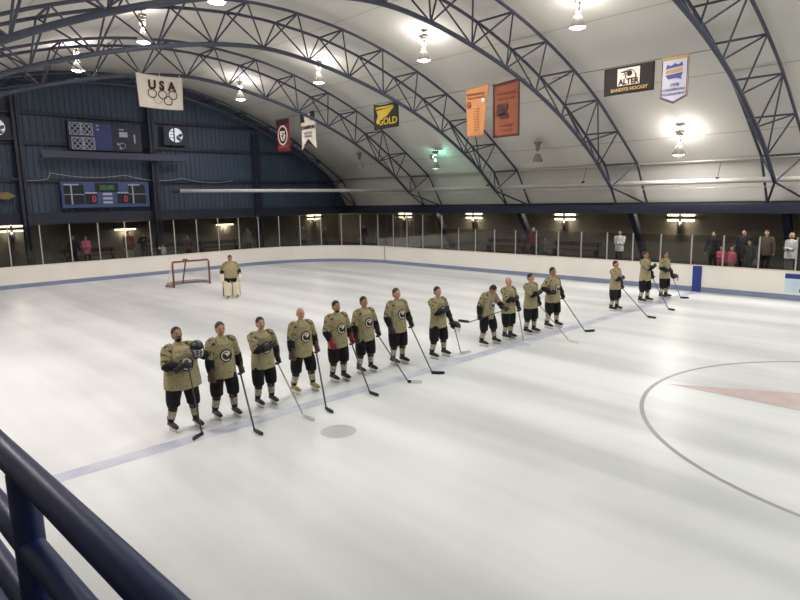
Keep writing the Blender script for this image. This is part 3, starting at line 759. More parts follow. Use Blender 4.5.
for y, lab in ((-11.85, 'navy steel column on end wall, outermost beyond the round sign'), (-4.97, 'navy steel column left of the scoreboards'), (1.95, 'navy steel column between the scoreboards and the round sign'), (8.83, 'navy steel column of the end wall near the corner')):
    b = bmesh.new(); zt = memb_z(y)-1.15; w, t, dp = .36, .04, .36
    bx(b, XG+.3, XG+.3+t, y-w/2, y+w/2, 0.0, zt); bx(b, XG+.3+dp-t, XG+.3+dp, y-w/2, y+w/2, 0.0, zt); bx(b, XG+.3, XG+.3+dp, y-.03, y+.03, 0.0, zt)
    tag(obj('steel_column', b, M_girt), lab, 'column', 'end wall columns')
# aisles, back walls, eaves
b = bmesh.new(); bx(b, -31.6, -25.14, -19, 19, -.1, .6); tag(obj('floor_end_aisle', b, M_dark), None, None, None, 'structure')
b = bmesh.new(); bx(b, -25.14, XR, 13.1, 19, -.1, .6); tag(obj('floor_side_aisle', b, M_dark), None, None, None, 'structure')
b = bmesh.new(); bx(b, -31.7, -31.5, -19, 19, .6, 3.6); tag(obj('wall_back_end', b, M_brown), None, None, None, 'structure')
b = bmesh.new(); bx(b, -31.5, XR, 18.8, 19.0, .6, 3.6); tag(obj('wall_side', b, M_brown), None, None, None, 'structure')
b = bmesh.new(); bx(b, -31.6, XG-.2, -19, 19, 3.45, 3.6); bx(b, XG-.2, XR, 16.7, 19, 3.45, 3.6); tag(obj('ceiling_aisle', b, mat('dark_aisle_ceiling', srgb(56, 52, 50), .9, 0, .1, 2)), None, None, None, 'structure')
b = bmesh.new(); bx(b, XG+.3, XR, 16.35, 16.75, 3.06, 3.5, 0, .02); tag(obj('trim_5', b, M_navy), 'navy eave beam along the far side', None, None, 'structure')
b = bmesh.new(); bx(b, XG, XR, -16.6, -16.4, 0, 3.6); tag(obj('wall_near', b, M_brown), None, None, None, 'structure')
b = bmesh.new(); bx(b, XR, XR+.2, -19, 19, 0, 11.6); tag(obj('wall_right', b, M_gable), None, None, None, 'structure')

# ------------------------------------------------------------------ roof trusses
TW = 1.6
def truss(name_label, x):
    rt = empty('roof_truss', (x, Y0, 3.5)); tag(rt, name_label, 'truss', 'arched roof trusses')
    return rt
def smooth_path(T, n=4):
    full = [(-d, z) for d, z in T[::-1][:-1]]+list(T)
    pts, _ = catmull([V(0, d, z-3.5) for d, z in full], [(1,)]*len(full), n)
    return pts
labs = ['arched truss nearest the camera, at the right edge', 'second arched truss, crossing between the black banner and the orange banners', 'third arched truss, passing behind the light orange banner', 'fourth arched truss, carrying the white USA banner', 'farthest arched truss, against the blue end wall']
def build_truss(label, x, low, wide, end_d):
    rt = truss(label, x)
    pp = smooth_path(low)
    b = bmesh.new(); loft(b, pp, [.08]*len(pp), seg=10, ref=V(1, 0, 0)); obj('bottom_chord', b, M_truss, rt, True)
    for s in (-1, 1):
        b = bmesh.new(); pp = [q+V(s*wide/2, 0, 0) for q in smooth_path(UP[:-1])]
        loft(b, pp, [.058]*len(pp), seg=8); obj('top_chord', b, M_truss, rt, True)
    nodes_u = sorted((sg*d, z) for sg in (1, -1) for d, z in UP[1:-1])
    ld = [0]+[sg*d for d, z in LO[1:] if d not in (12.7, 14.2) for sg in (1, -1)]+[sg*d for d in (13.0, end_d) for sg in (1, -1)]
    for d, z in nodes_u:
        b = bmesh.new(); bar(b, V(-wide/2, d, z-3.5), V(wide/2, d, z-3.5), .038); obj('cross_strut', b, M_truss, rt)
    for d in sorted(ld):
        z = prof(low, d)
        near = sorted(nodes_u, key=lambda q: abs(q[0]-d))[:2]
        if abs(d) > 14: near = near[:1]
        for q in near:
            for s in (-1, 1):
                b = bmesh.new(); bar(b, V(0, d, z-3.5), V(s*wide/2, q[0], q[1]-3.5), .032); obj('lacing_bar', b, M_truss, rt)
    for sg in (-1, 1):
        for s in (-1, 1):
            b = bmesh.new(); bar(b, V(s*wide/2, sg*15.1, 5.42-3.5), V(s*wide/2, sg*16.35, 0), .05); obj('foot_leg', b, M_truss, rt)
            b = bmesh.new(); bar(b, V(0, sg*end_d, prof(low, end_d)-3.5), V(s*wide/2, sg*16.35, 0), .045); obj('foot_brace', b, M_truss, rt)
    return rt
t0 = build_truss(labs[0], 2.12, LO, TW, 14.2)
for k, x in ((1, -4.70), (2, -11.5), (3, -18.25)):
    rt = copy_tree(t0); rt.location = (x, Y0, 3.5); rt['label'] = labs[k]
LE = [(0, 10.62), (2.05, 10.53), (4.1, 10.22), (6.05, 9.72), (7.95, 9.05), (9.85, 8.22), (11.6, 7.27), (12.7, 6.55), (14.7, 5.0)]
build_truss(labs[4], -26.85, LE, 1.2, 14.7)
for x, lab in ((2.0, 'slanted navy brace under the eave at the right edge'), (-4.75, 'slanted navy brace beside the white-shirted spectator'), (-11.5, 'slanted navy brace under the eave left of the middle strip light'), (-18.25, 'slanted navy brace near the corner, beyond the tall glass')):
    b = bmesh.new(); a, c = V(x, 16.75, 3.1), V(x, 18.5, .6)
    d = (c-a).normalized(); box(b, (a+c)/2, (.30, .30, (c-a).length), 0, V(0, 0, 1).rotation_difference(d).to_matrix(), .01)
    tag(obj('raking_brace', b, M_navy), lab, 'brace', 'slanted eave braces')

# ------------------------------------------------------------------ pipes
def pipe(name, pts, r, m, label, cat, hang=None):
    rt = empty(name, pts[0]); tag(rt, label, cat); O = Vector(pts[0])
    b = bmesh.new(); loft(b, [Vector(q)-O for q in pts], [r]*len(pts), seg=14, ref=V(0, 0, 1)); obj('pipe_body', b, m, rt, True)
    for q in (hang or []):
        q = Vector(q)-O; b = bmesh.new(); box(b, q+V(0, 0, r+.03), (.12, .16, .10), 0, None, .02); bar(b, q+V(0, 0, r+.05), q+V(0, .3, .85), .012); obj('hanger', b, M_girt, rt)
    return rt
M_pipe = mat('white_pipe_wrap', srgb(186, 184, 178), .5, 0, .05, 2)
pipe('insulated_pipe', [(-20.2, 15.0, 4.58), (XR-.5, 15.0, 4.38)], .11, M_pipe, 'thick white pipe running along the far side under the roof', 'pipe', [(-12.5, 15.0, 4.53), (-6.5, 15.0, 4.5), (-.2, 15, 4.45), (4, 15, 4.43)])
b = pipe('insulated_pipe', [(-25.9, 2.4, 4.74), (-20.3, 15.0, 4.60)], .10, M_pipe, 'white pipe crossing the rink corner before the blue end wall', 'pipe')
c = bmesh.new(); loft(c, [V(-.02, -.06, .0), V(.16, .36, 0)], [.12, .12], seg=12, ref=V(0, 0, 1)); obj('end_cap', c, M_girt, b)
pipe('purlin_pipe', [(XG+.4, 15.62, 5.52), (XR-.5, 15.62, 5.25)], .055, M_alu, 'slim grey purlin tube above the thick white pipe', 'pipe')
pipe('conduit_pipe', [(XG+.4, 15.9, 4.35), (XR-.5, 15.9, 4.1)], .02, M_alu, 'thin conduit running below the thick white pipe', 'pipe')

# ------------------------------------------------------------------ lamps
M_lamp_on = mat('lamp_lens_lit', srgb(255, 252, 240), .4, emit=(1, .97, .9, 1), estr=14)
M_lamp_off = mat('lamp_lens_unlit', srgb(196, 196, 190), .3)
M_bulb_on = mat('lamp_bulb_lit', srgb(255, 255, 250), .4, emit=(1, .98, .94, 1), estr=12)
M_bulb_gr = mat('lamp_bulb_green', srgb(180, 255, 220), .4, emit=(.35, 1, .7, 1), estr=5)
M_lamp_gr = mat('lamp_lens_green', srgb(220, 232, 224), .4, emit=(.7, 1, .85, 1), estr=.9)
M_refl = mat('prismatic_reflector', srgb(140, 136, 128), .4, .2, .05, 30)
M_ball = mat('grey_ballast', srgb(120, 116, 108), .5, .2, .08, 8)
E_DOWN, E_UP = 292, 62
def lamp_tree(lens, bulb):
    rt = empty('high_bay_lamp', (0, 0, 0))
    b = bmesh.new(); loft(b, [V(0, 0, .98), V(0, 0, .80)], [.12, .14], seg=16); box(b, V(0, 0, .95), (.34, .22, .10), 0, None, .02); bar(b, V(0, 0, .98), V(0, 0, 1.17), .02); obj('ballast', b, M_ball, rt, False)
    b = bmesh.new(); loft(b, [V(0, 0, .80), V(0, 0, .66), V(0, 0, .52)], [.10, .11, .05], seg=16); obj('socket', b, M_ball, rt, True)
    b = bmesh.new(); ell(b, V(0, 0, .45), (.055, .055, .10), None, 0, 14, 10); obj('bulb', b, bulb, rt, True)
    b = bmesh.new(); pr = [(.10, .40), (.15, .33), (.22, .16), (.27, .02), (.28, .0), (.26, .02), (.21, .16), (.14, .33), (.10, .385)]
    rings = [[b.verts.new((r*math.cos(2*PI*k/24), r*math.sin(2*PI*k/24), z)) for k in range(24)] for r, z in pr]
    for A, B in zip(rings, rings[1:]):
        for k in range(24): b.faces.new((A[k], A[(k+1) % 24], B[(k+1) % 24], B[k]))
    obj('reflector', b, M_refl, rt, True)
    b = bmesh.new(); loft(b, [V(0, 0, .035), V(0, 0, .015)], [.262, .255], seg=24); obj('lens', b, lens, rt, True)
    return rt
protos = {'on': lamp_tree(M_lamp_on, M_bulb_on), 'off': lamp_tree(M_lamp_off, M_lamp_off), 'green': lamp_tree(M_lamp_gr, M_bulb_gr)}
used = set()
PINK, GREEN, WARM, NEU = (1, .905, .90), (.80, 1, .915), (1, .96, .90), (1, .985, .955)
def lamp(x, y, z, state, label, colr=NEU, k=1.0):
    src = protos[state]
    rt = src if state not in used else copy_tree(src)
    used.add(state); rt.location = (x, y, z); tag(rt, label, 'lamp', 'high bay lamps')
    if state == 'off': return
    def light(typ, name, e, dz, **kw):
        l = bpy.data.lights.new(name, typ); l.energy = e; l.color = colr
        for a, v in kw.items(): setattr(l, a, v)
        o = bpy.data.objects.new(name, l); COL.objects.link(o); o.parent = rt; o.location = (0, 0, dz)
    if state == 'green':
        colr = (.35, 1, .72); light('POINT', 'lamp_light', 30, .66, shadow_soft_size=.03); rt.children[-1].location.x = -.19; rt.children[-1].location.y = -.1; return
    light('AREA', 'lamp_downlight', E_DOWN*k, -.005, shape='DISK', size=.48)
    for a in range(3):
        l = bpy.data.lights.new('lamp_uplight', 'POINT'); l.energy = E_UP/3; l.color = colr; l.shadow_soft_size = .03
        o = bpy.data.objects.new('lamp_uplight', l); COL.objects.link(o); o.parent = rt; o.location = (.17*math.cos(a*2.1+.5), .17*math.sin(a*2.1+.5), .66)
Z = lambda y: memb_z(y)-1.16
def hung(x, y, *a, **k): lamp(x, y, Z(y), *a, **k)
hung(-14.3, -3.2, 'on', 'lit lamp above and left of the white USA banner', PINK)
hung(-20.3, -3.8, 'on', 'lit lamp over the top of the blue end wall', PINK)
hung(-22.0, 5.0, 'on', 'lit lamp right of the USA banner, over the far corner', NEU)
hung(-15.1, 5.35, 'on', 'lit lamp between third and fourth trusses, above the white pennant', NEU)
hung(-8.4, 5.7, 'on', 'lit lamp above the orange banners, between second and third trusses', NEU)
hung(-1.65, 6.0, 'on', 'lit lamp at top centre, left of the black banner', WARM)
hung(-15.35, 13.7, 'green', 'greenish warming-up lamp low on the far side')
hung(-8.35, 13.75, 'off', 'unlit lamp low on the far side under the dark orange banner')
hung(-1.42, 13.9, 'on', 'brightly glaring lamp low on the far side under the pennant', WARM)
hung(-21.7, 13.2, 'off', 'unlit lamp low in the far corner beneath the white pennant')
hung(-8.3, -3.3, 'on', 'lamp at the very top edge of the view, lens just showing', PINK, .9)
# lamps of the same rows beyond the frame, which light the near ice
for x, y, c in ((-1.6, -3.3, GREEN), (5.2, -3.3, GREEN), (5.2, 6.0, GREEN), (12, -3.3, NEU), (12, 6.0, NEU), (-14.5, -11.6, PINK), (-8.0, -11.6, PINK), (-1.3, -11.6, PINK), (5.2, 13.9, WARM)):
    hung(x, y, 'on', 'lit lamp further along the rows, outside the picture', c)

# strip lights on the aisle walls
M_tube = mat('strip_tube_lit', srgb(255, 240, 200), .5, emit=(1, .86, .58, 1), estr=4)
def strip(loc, rotz, label, double=True):
    rt = empty('strip_light', loc, rotz); tag(rt, label, 'wall light', 'strip lights on the aisle walls')
    b = bmesh.new(); box(b, V(0, -.06, 0), (1.5, .12, .11), 0, None, .01); obj('housing', b, M_blackp, rt)
    for z in ((.13, -.13) if double else (-.12,)):
        b = bmesh.new(); loft(b, [V(-.66, -.08, z), V(.66, -.08, z)], [.045, .045], seg=10, ref=V(0, 0, 1)); obj('tube', b, M_tube, rt, True)
    if double:
        b = bmesh.new(); box(b, V(0, -.17, -.22), (.13, .04, 1.15), 0); obj('conduit', b, M_blackp, rt)
    for z in ((.25, -.25) if double else (-.25,)):
        l = bpy.data.lights.new('strip_glow', 'POINT'); l.energy = 28; l.color = (1, .88, .66); l.shadow_soft_size = .05
        o = bpy.data.objects.new('strip_glow', l); COL.objects.link(o); o.parent = rt; o.location = (0, -.25, z)
strip((-3.12, 18.78, 2.79), 0, 'double strip light with dark conduit above the far players')
strip((-9.75, 18.78, 2.79), 0, 'double strip light over the gap in the player line')
strip((-16.6, 18.78, 2.82), 0, 'double strip light right of the step in the glass height')
strip((-23.2, 18.78, 2.82), 0, 'double strip light behind the corner glass right of the board seam')
strip((-31.48, 16.3, 2.72), PI/2, 'double strip light near the corner where aisle walls meet')
strip((-31.48, 8.4, 2.56), PI/2, 'single strip light behind the goaltender', False)
strip((-31.48, 1.4, 2.54), PI/2, 'single strip light above the brown-jacketed spectator', False)
strip((-31.48, -4.95, 2.74), PI/2, 'double strip light at the left edge of the picture')

# ------------------------------------------------------------------ goal
gx, gy = -18.85, 0.0
rt = empty('hockey_goal', (gx, gy, 0)); tag(rt, 'red-framed hockey goal with white net behind the goaltender', 'goal')
M_gr = mat('faded_red_goal_pipe', srgb(118, 58, 66), .45, 0, .08, 6)
b = bmesh.new(); loft(b, [V(0, -.915, 0), V(0, -.915, 1.14), V(0, -.86, 1.22), V(0, .86, 1.22), V(0, .915, 1.14), V(0, .915, 0)], [.045]*6, seg=12, ref=V(1, 0, 0)); obj('goal_frame', b, M_gr, rt, True)
b = bmesh.new(); loft(b, [V(0, -.915, .035), V(-.55, -1.08, .035), V(-.98, -.7, .035), V(-1.08, 0, .035), V(-.98, .7, .035), V(-.55, 1.08, .035), V(0, .915, .035)], [.035]*7, seg=10, ref=V(0, 0, 1), n=3); obj('base_frame', b, M_gr, rt, True)
b = bmesh.new(); loft(b, [V(0, -.86, 1.22), V(-.42, -.72, 1.20), V(-.52, 0, 1.20), V(-.42, .72, 1.20), V(0, .86, 1.22)], [.022]*5, seg=8, ref=V(0, 0, 1), n=3); obj('top_frame', b, M_gr, rt, True)
b = bmesh.new(); bar(b, V(-.5, -.03, 1.2), V(-1.05, -.03, .04), .035); obj('rear_brace', b, M_gr, rt)
b = bmesh.new()
topc = [V(0, -.86, 1.2), V(-.42, -.72, 1.19), V(-.52, 0, 1.19), V(-.42, .72, 1.19), V(0, .86, 1.2)]; botc = [V(0, -.915, .03), V(-.75, -1.0, .03), V(-1.07, 0, .03), V(-.75, 1.0, .03), V(0, .915, .03)]
tp, _ = catmull(topc, [(1,)]*5, 10); bp_, _ = catmull(botc, [(1,)]*5, 10)
for i in range(len(tp)): bar(b, tp[i], bp_[i], .004, 4)
for j in range(1, 12):
    for i in range(len(tp)-1): bar(b, tp[i].lerp(bp_[i], j/12), tp[i+1].lerp(bp_[i+1], j/12), .004, 4)
for i in range(1, len(tp)//2): bar(b, tp[i], tp[-1-i], .004, 4)
obj('net', b, M_white, rt)
b = bmesh.new(); loft(b, [V(.02, -.915, .02), V(-.5, -1.07, .05), V(-.98, -.7, .08), V(-1.05, 0, .09), V(-.98, .7, .08), V(-.5, 1.07, .05), V(.02, .915, .02)], [(.09, .03)]*7, seg=10, ref=V(0, 0, 1), n=3); obj('base_padding', b, mat('grey_base_skirt', srgb(150, 138, 132), .8, 0, .1, 6), rt, True)
tag(obj('water_bottle', (lambda b: (loft(b, [V(0, -.12, 0), V(0, .04, 0), V(0, .08, 0), V(0, .13, 0)], [.05, .05, .03, .016], seg=12), b)[1])(bmesh.new()), M_gr, None, True, (gx-.36, -.1, 1.265)), 'small bottle lying on top of the goal', 'bottle')

# ------------------------------------------------------------------ banners
def cloth(name, outline_w, outline_h, m, loc, rotz, label, shape=None, amp=.03, sag=0):
    """hanging cloth, local X across and Z up from its top edge, front towards local -Y"""
    rt = empty(name, loc, rotz); tag(rt, label, 'banner', 'banners hung under the roof')
    b = bmesh.new(); nx, nz = 16, 16; grid = []
    w, h = outline_w, outline_h
    for j in range(nz+1):
        row = []
        for i in range(nx+1):
            u = i/nx; v = j/nz
            x = (u-.5)*w; z = -v*h
            if shape: x, z = shape(u, v, w, h)
            y = amp*math.sin(u*7+v*2)*(.15+.85*v)*.5
            row.append((b.verts.new((x, y, z)), b.verts.new((x, y+.012, z))))
        grid.append(row)
    for j in range(nz):
        for i in range(nx):
            q = [grid[j][i], grid[j][i+1], grid[j+1][i+1], grid[j+1][i]]
            b.faces.new([k[0] for k in q]); b.faces.new([k[1] for k in q][::-1])
    for j in range(nz):
        for i in (0, nx): b.faces.new((grid[j][i][0], grid[j+1][i][0], grid[j+1][i][1], grid[j][i][1]))
    for i in range(nx):
        for j in (0, nz): b.faces.new((grid[j][i][0], grid[j][i+1][0], grid[j][i+1][1], grid[j][i][1]))
    obj('cloth', b, m, rt, True)
    return rt
def shapes(name, parent, m, fn, d0=-.026, d1=-.018):
    b = bmesh.new(); fn(b, d0, d1); return obj(name, b, m, parent)
def rect(x0, x1, z0, z1): return [(x0, z0), (x1, z0), (x1, z1), (x0, z1)]
F_white = mat('banner_white', srgb(226, 218, 204), .8, 0, .05, 3); F_black = mat('banner_black', srgb(34, 28, 28), .8, 0, .08, 4); F_or = mat('banner_orange', srgb(192, 132, 86), .8, 0, .08, 3)
F_or2 = mat('banner_dark_orange', srgb(140, 80, 54), .8, 0, .08, 3); F_yel = mat('banner_yellow', srgb(186, 160, 52), .8, 0, .06, 3); F_red = mat('banner_red', srgb(110, 34, 40), .8, 0, .08, 3)
F_pur = mat('banner_violet', srgb(92, 82, 148), .8, 0, .05, 3); F_lil = mat('banner_lilac_white', srgb(206, 204, 218), .8, 0, .04, 3); F_ink = mat('banner_ink', srgb(58, 32, 38), .8, 0, .05, 5); F_gold = mat('banner_gold', srgb(190, 158, 108), .8, 0, .05, 5)
F_brn = mat('banner_brown_trim', srgb(70, 36, 32), .8, 0, .05, 5)
# USA banner with interlocked rings, hung from the fourth truss
r = cloth('banner', 2.08, 1.42, F_white, (-18.12, -1.11, 9.62), PI/2, 'white USA banner with interlocked rings, in front of the blue wall', shape=lambda u, v, w, h: ((u-.5)*w*(1-.06*v), -v*h*(1+.03*math.sin(u*3))-.04*math.sin(u*PI)*(1-v)))
for ch, x in (('U', -.38), ('S', .05), ('A', .50)): text('lettering', ch, .52, F_ink, r, x, -.47, -.035, .004, .95, .022)
for x, z, m, nm in ((-.40, -.82, F_ink, 0), (.06, -.84, F_ink, 0), (.53, -.82, F_ink, 0), (-.17, -1.06, mat('faint_yellow_ring', srgb(204, 190, 138), .8), 0), (.29, -1.08, F_ink, 0)):
    shapes('ring', r, m, lambda b, a, c: ringslab(b, x, z, .165, .20, a, c, n=28), -.038, -.030)
for x in (-.9, 0, .9): shapes('tie', r, M_white, lambda b, a, c: slab(b, rect(x-.012, x+.012, -.05, .08), a, c), .0, .02)
YB = 8.6
def wire(x0, x1, z, label):
    b = bmesh.new(); bar(b, V(x0, 0, 0), V(x1, 0, 0), .011, 6); tag(obj('banner_wire', b, M_girt, None, False, (0, YB+.02, z)), label, 'wire', 'wires carrying banners')
wire(-4.75+.5, 2.0-.4, 8.5, 'wire between first and second trusses carrying the black banner and pennant')
wire(-11.5+.5, -4.75-.5, 8.68, 'wire between second and third trusses carrying the orange banners')
wire(-18.25+.5, -11.5-.5, 8.82, 'wire between third and fourth trusses carrying the yellow and black banner')
wire(-25+.5, -18.25-.2, 9.05, 'wire in the bay before the end wall carrying the red and white banners')
# black banner with white square and lettering
r = cloth('banner', 1.86, .95, F_black, (-1.13, YB, 8.47), 0, 'wide black banner with white square reading ALTER')
shapes('picture_square', r, F_white, lambda b, a, c: slab(b, rect(-.40, .42, -.66, -.08), a, c), -.03, -.02)
text('lettering', 'ALTER', .27, F_ink, r, .02, -.55, -.04, .004, .95, .012)
def figure(b, a, c):
    slab(b, disc(.05, -.27, .10, 18), a, c); slab(b, [(-.28, -.19), (-.02, -.16), (-.02, -.22), (-.26, -.23)], a, c)
    ringslab(b, .05, -.36, .20, .225, a, c, 0, .1, PI-.1, 16); slab(b, [(-.10, -.25), (-.06, -.24), (-.08, -.43), (-.12, -.43)], a, c); slab(b, [(.26, -.3), (.3, -.3), (.3, -.43), (.26, -.43)], a, c)
shapes('picture_figure', r, F_ink, figure, -.04, -.032)
text('lettering', 'BANDITS HOCKEY', .155, F_gold, r, .04, -.80, -.035, .004, 1.05, .004)
# white and violet pennant
r = cloth('banner', .92, 1.52, F_pur, (.49, YB, 8.47), 0, 'white pennant with violet border and pointed bottom', shape=lambda u, v, w, h: ((u-.5)*w, -v*(h-.2*abs(u-.5)*2)), amp=.01)
shapes('pennant_field', r, F_lil, lambda b, a, c: slab(b, [(-.40, -.08), (.40, -.08), (.40, -1.25), (0, -1.43), (-.40, -1.25)], a, c), -.02, -.012)
def trimf(b, a, c):
    slab(b, rect(-.46, -.43, -1.3, -.03), a, c); slab(b, rect(.43, .46, -1.3, -.03), a, c); slab(b, [(-.46, -1.33), (0, -1.53), (0, -1.50), (-.46, -1.29)], a, c); slab(b, [(0, -1.53), (.46, -1.33), (.46, -1.29), (0, -1.50)], a, c); slab(b, rect(-.47, .47, -.09, .02), a, c)
shapes('gold_trim', r, F_gold, trimf, -.026, -.018)
def crest(b, a, c):
    slab(b, [(-.30, -.36), (-.25, -.22), (-.12, -.27), (0, -.20), (.12, -.26), (.24, -.18), (.28, -.32), (0, -.34)], a, c)
    slab(b, [(-.30, -.56), (.28, -.52), (.22, -.68), (.26, -.74), (.05, -.68), (-.2, -.7)], a, c)
shapes('crest', r, F_pur, crest, -.03, -.024)
shapes('crest_scroll', r, F_gold, lambda b, a, c: slab(b, [(-.30, -.52), (-.28, -.40), (.26, -.36), (.28, -.50)], a, c), -.03, -.024)
text('lettering', '1978', .15, F_pur, r, .02, -.90, -.03, .004); text('lettering', 'CHAMPIONS', .13, F_pur, r, 0, -1.05, -.03, .004); text('lettering', 'TOURNAMENT', .115, F_pur, r, 0, -1.19, -.03, .004)
# two orange banners
r = cloth('banner', 1.30, 2.05, F_or, (-8.02, YB, 8.68), 0, 'light orange banner left of the dark orange one, bottom pulled askew', shape=lambda u, v, w, h: ((u-.5)*w*(1-.28*v)-.13*v, -v*h+.10*u*(1-v)), amp=.05)
def sm(b, a, c):
    slab(b, rect(-.52, .42, -.27, -.22), a, c); slab(b, rect(-.5, .44, -.42, -.38), a, c)
    ringslab(b, -.42, -.66, .06, .12, a, c, 0, 0, 2*PI, 16); slab(b, rect(-.48, -.42, -.84, -.66), a, c)
shapes('faded_lettering', r, F_or2, sm, -.06, -.045)
shapes('white_patch', r, F_white, lambda b, a, c: slab(b, disc(.38, -.56, .10, 18), a, c), -.065, -.05)
def col2(b, a, c):
    for k in range(9): slab(b, rect(-.18, .12, -.85-.11*k, -.80-.11*k), a, c)
shapes('faded_text_column', r, mat('banner_pale_orange', srgb(222, 156, 98), .8), col2, -.075, -.062)
r = cloth('banner', 1.34, 2.18, F_or2, (-6.45, YB, 8.66), 0, 'dark orange banner with brown border, right of the light orange one', shape=lambda u, v, w, h: ((u-.5)*w, -v*h+.08*u*(1-v)), amp=.03)
shapes('border', r, F_brn, lambda b, a, c: (slab(b, rect(-.68, -.61, -2.18, .04), a, c), slab(b, rect(.61, .68, -2.16, .08), a, c), slab(b, rect(-.66, .66, -2.18, -2.11), a, c), slab(b, [(-.66, -.07), (.66, .02), (.66, .10), (-.66, .01)], a, c)), -.03, -.016)
def blk(b, a, c):
    slab(b, rect(-.48, .02, -1.28, -1.04), a, c); slab(b, rect(-.44, .10, -1.06, -.82), a, c); slab(b, rect(-.30, .14, -1.42, -1.22), a, c)
shapes('dark_emblem', r, F_brn, blk, -.05, -.036)
def ln(b, a, c):
    for x0, x1, z in ((-.45, .45, -.36), (-.4, .4, -.58), (-.3, .35, -1.66), (-.25, .3, -1.86)): slab(b, rect(x0, x1, z-.06, z+.03), a, c)
shapes('faded_lettering', r, mat('banner_rust', srgb(134, 60, 42), .8), ln, -.05, -.036)
# yellow and black banner
r = cloth('banner', 1.86, 1.28, F_black, (-13.95, YB, 8.80), 0, 'black and yellow banner with diagonal gold field', shape=lambda u, v, w, h: ((u-.5)*w, -v*h-.10*math.sin(u*PI)*(1-v)+.05*u), amp=.04)
shapes('gold_field', r, F_yel, lambda b, a, c: (slab(b, [(-.66, -.34), (.66, -.24), (.10, -.66), (-.28, -.76), (-.60, -1.02), (-.72, -.9), (-.55, -.6)], a, c), slab(b, rect(-.72, .55, -.26, -.16), a, c)), -.045, -.03)
text('lettering', 'GOLD', .46, F_yel, r, .18, -.92, -.05, .005, 1.1, .01)
# red banner and white pennant near the corner
r = cloth('banner', 1.42, 1.98, F_red, (-23.45, YB, 9.02), 0, 'dark red banner with white oval ring, left of the white pennant', amp=.03)
shapes('oval_ring', r, F_white, lambda b, a, c: ringslab(b, 0, -.98, .50, .60, a, c, 0, 0, 2*PI, 36, .88), -.045, -.03)
shapes('oval_field', r, F_black, lambda b, a, c: slab(b, disc(0, -.98, .50, 28, .88), a, c), -.04, -.028)
def rb(b, a, c):
    slab(b, [(-.30, -.72), (.26, -.74), (.20, -.95), (.34, -1.0), (.1, -1.34), (-.16, -1.30), (-.26, -1.0)], a, c); 
shapes('emblem', r, F_white, rb, -.05, -.042)
shapes('header_band', r, F_ink, lambda b, a, c: slab(b, rect(-.7, .7, -.34, -.06), a, c), -.03, -.02)
shapes('emblem_mark', r, F_red, lambda b, a, c: (slab(b, rect(-.12, .16, -1.06, -.98), a, c), slab(b, rect(-.02, .06, -1.26, -.84), a, c), slab(b, rect(.06, .18, -.92, -.84), a, c)), -.056, -.052)
text('lettering', 'CHAMPIONS', .2, mat('banner_pinkish', srgb(190, 110, 110), .8), r, 0, -1.68, -.04, .004)
r = cloth('banner', 1.42, 2.02, F_white, (-20.75, YB, 9.03), 0, 'white pennant with black top and notched dark tail', shape=lambda u, v, w, h: ((u-.5)*w*(1 if v < .62 else 1+.15*(v-.62)), -v*h+max(0, v-.7)*1.2*(1-abs(u-.5)*2)*1.0), amp=.02)
def bt(b, a, c):
    slab(b, [(-.72, .05), (-.42, .05), (-.32, -.46), (-.72, -.46)], a, c); slab(b, [(.22, .10), (.70, .10), (.72, -.30), (.30, -.42)], a, c)
shapes('black_corner', r, F_black, bt, -.035, -.02)
text('lettering', 'CHAMPION', .27, F_ink, r, 0, -.78, -.035, .004, .95, .012); text('lettering', 'HOCKEY', .2, F_ink, r, 0, -1.10, -.03, .004); text('lettering', 'LEAGUE', .2, F_ink, r, 0, -1.28, -.03, .004)
shapes('tail_field', r, F_black, lambda b, a, c: slab(b, [(-.58, -1.90), (0, -1.42), (.58, -1.90), (.3, -1.80), (0, -1.66), (-.3, -1.80)], a, c), -.04, -.03)

# ------------------------------------------------------------------ scoreboards and signs on the end wall
XW = XG+.32
M_sb = mat('scoreboard_blue', srgb(46, 58, 108), .45, 0, .08, 2); M_sb2 = mat('scoreboard_frame_blue', srgb(58, 78, 122), .45, 0, .08, 2); M_scr = mat('dark_screen', srgb(22, 24, 34), .3, 0, .1, 3)
M_gled = mat('green_led', srgb(62, 130, 74), .5, emit=(.08, .55, .16, 1), estr=.05); M_rled = mat('red_led', srgb(160, 50, 68), .5, emit=(.9, .08, .16, 1), estr=.14); M_wh = mat('sign_white', srgb(170, 174, 194), .6, 0, .04, 5)
rt = empty('scoreboard', (XW, -.62, 6.98), PI/2); tag(rt, 'upper dark blue scoreboard with white lattice boxes above the ledge', 'scoreboard', 'scoreboards on the end wall')
b = bmesh.new(); bx(b, -1.95, 1.95, -.25, 0, 0, 1.55, 0, .02); obj('cabinet', b, M_girt, rt)
b = bmesh.new(); bx(b, -.72, .30, -.28, -.25, .05, 1.5); obj('blue_panel', b, M_sb, rt)
for z0 in (.84, .06):
    for x0 in (-1.86, -1.26):
        b = bmesh.new(); o_ = .02 if z0 < .5 else 0
        x0 += .06 if z0 < .5 else 0
        bx(b, x0, x0+.56, -.27, -.25, z0, z0+.62); lb = obj('digit_box', b, M_scr, rt)
        b = bmesh.new()
        for p0, p1 in (((0, 0), (.56, 0)), ((0, .62), (.56, .62)), ((0, 0), (0, .62)), ((.56, 0), (.56, .62)), ((0, .0), (.56, .62)), ((0, .62), (.56, 0)), ((.28, 0), (.56, .31)), ((.28, 0), (0, .31)), ((0, .31), (.28, .62)), ((.56, .31), (.28, .62))):
            bar(b, V(x0+p0[0], -.29, z0+p0[1]), V(x0+p1[0], -.29, z0+p1[1]), .020, 6)
        obj('lattice', b, M_wh, lb)
def dots(b, a, c):
    slab(b, disc(-.42, 1.36, .06, 12), a, c); slab(b, disc(-.42, 1.16, .06, 12), a, c)
shapes('colon_lamp', rt, M_wh, dots, -.30, -.28)
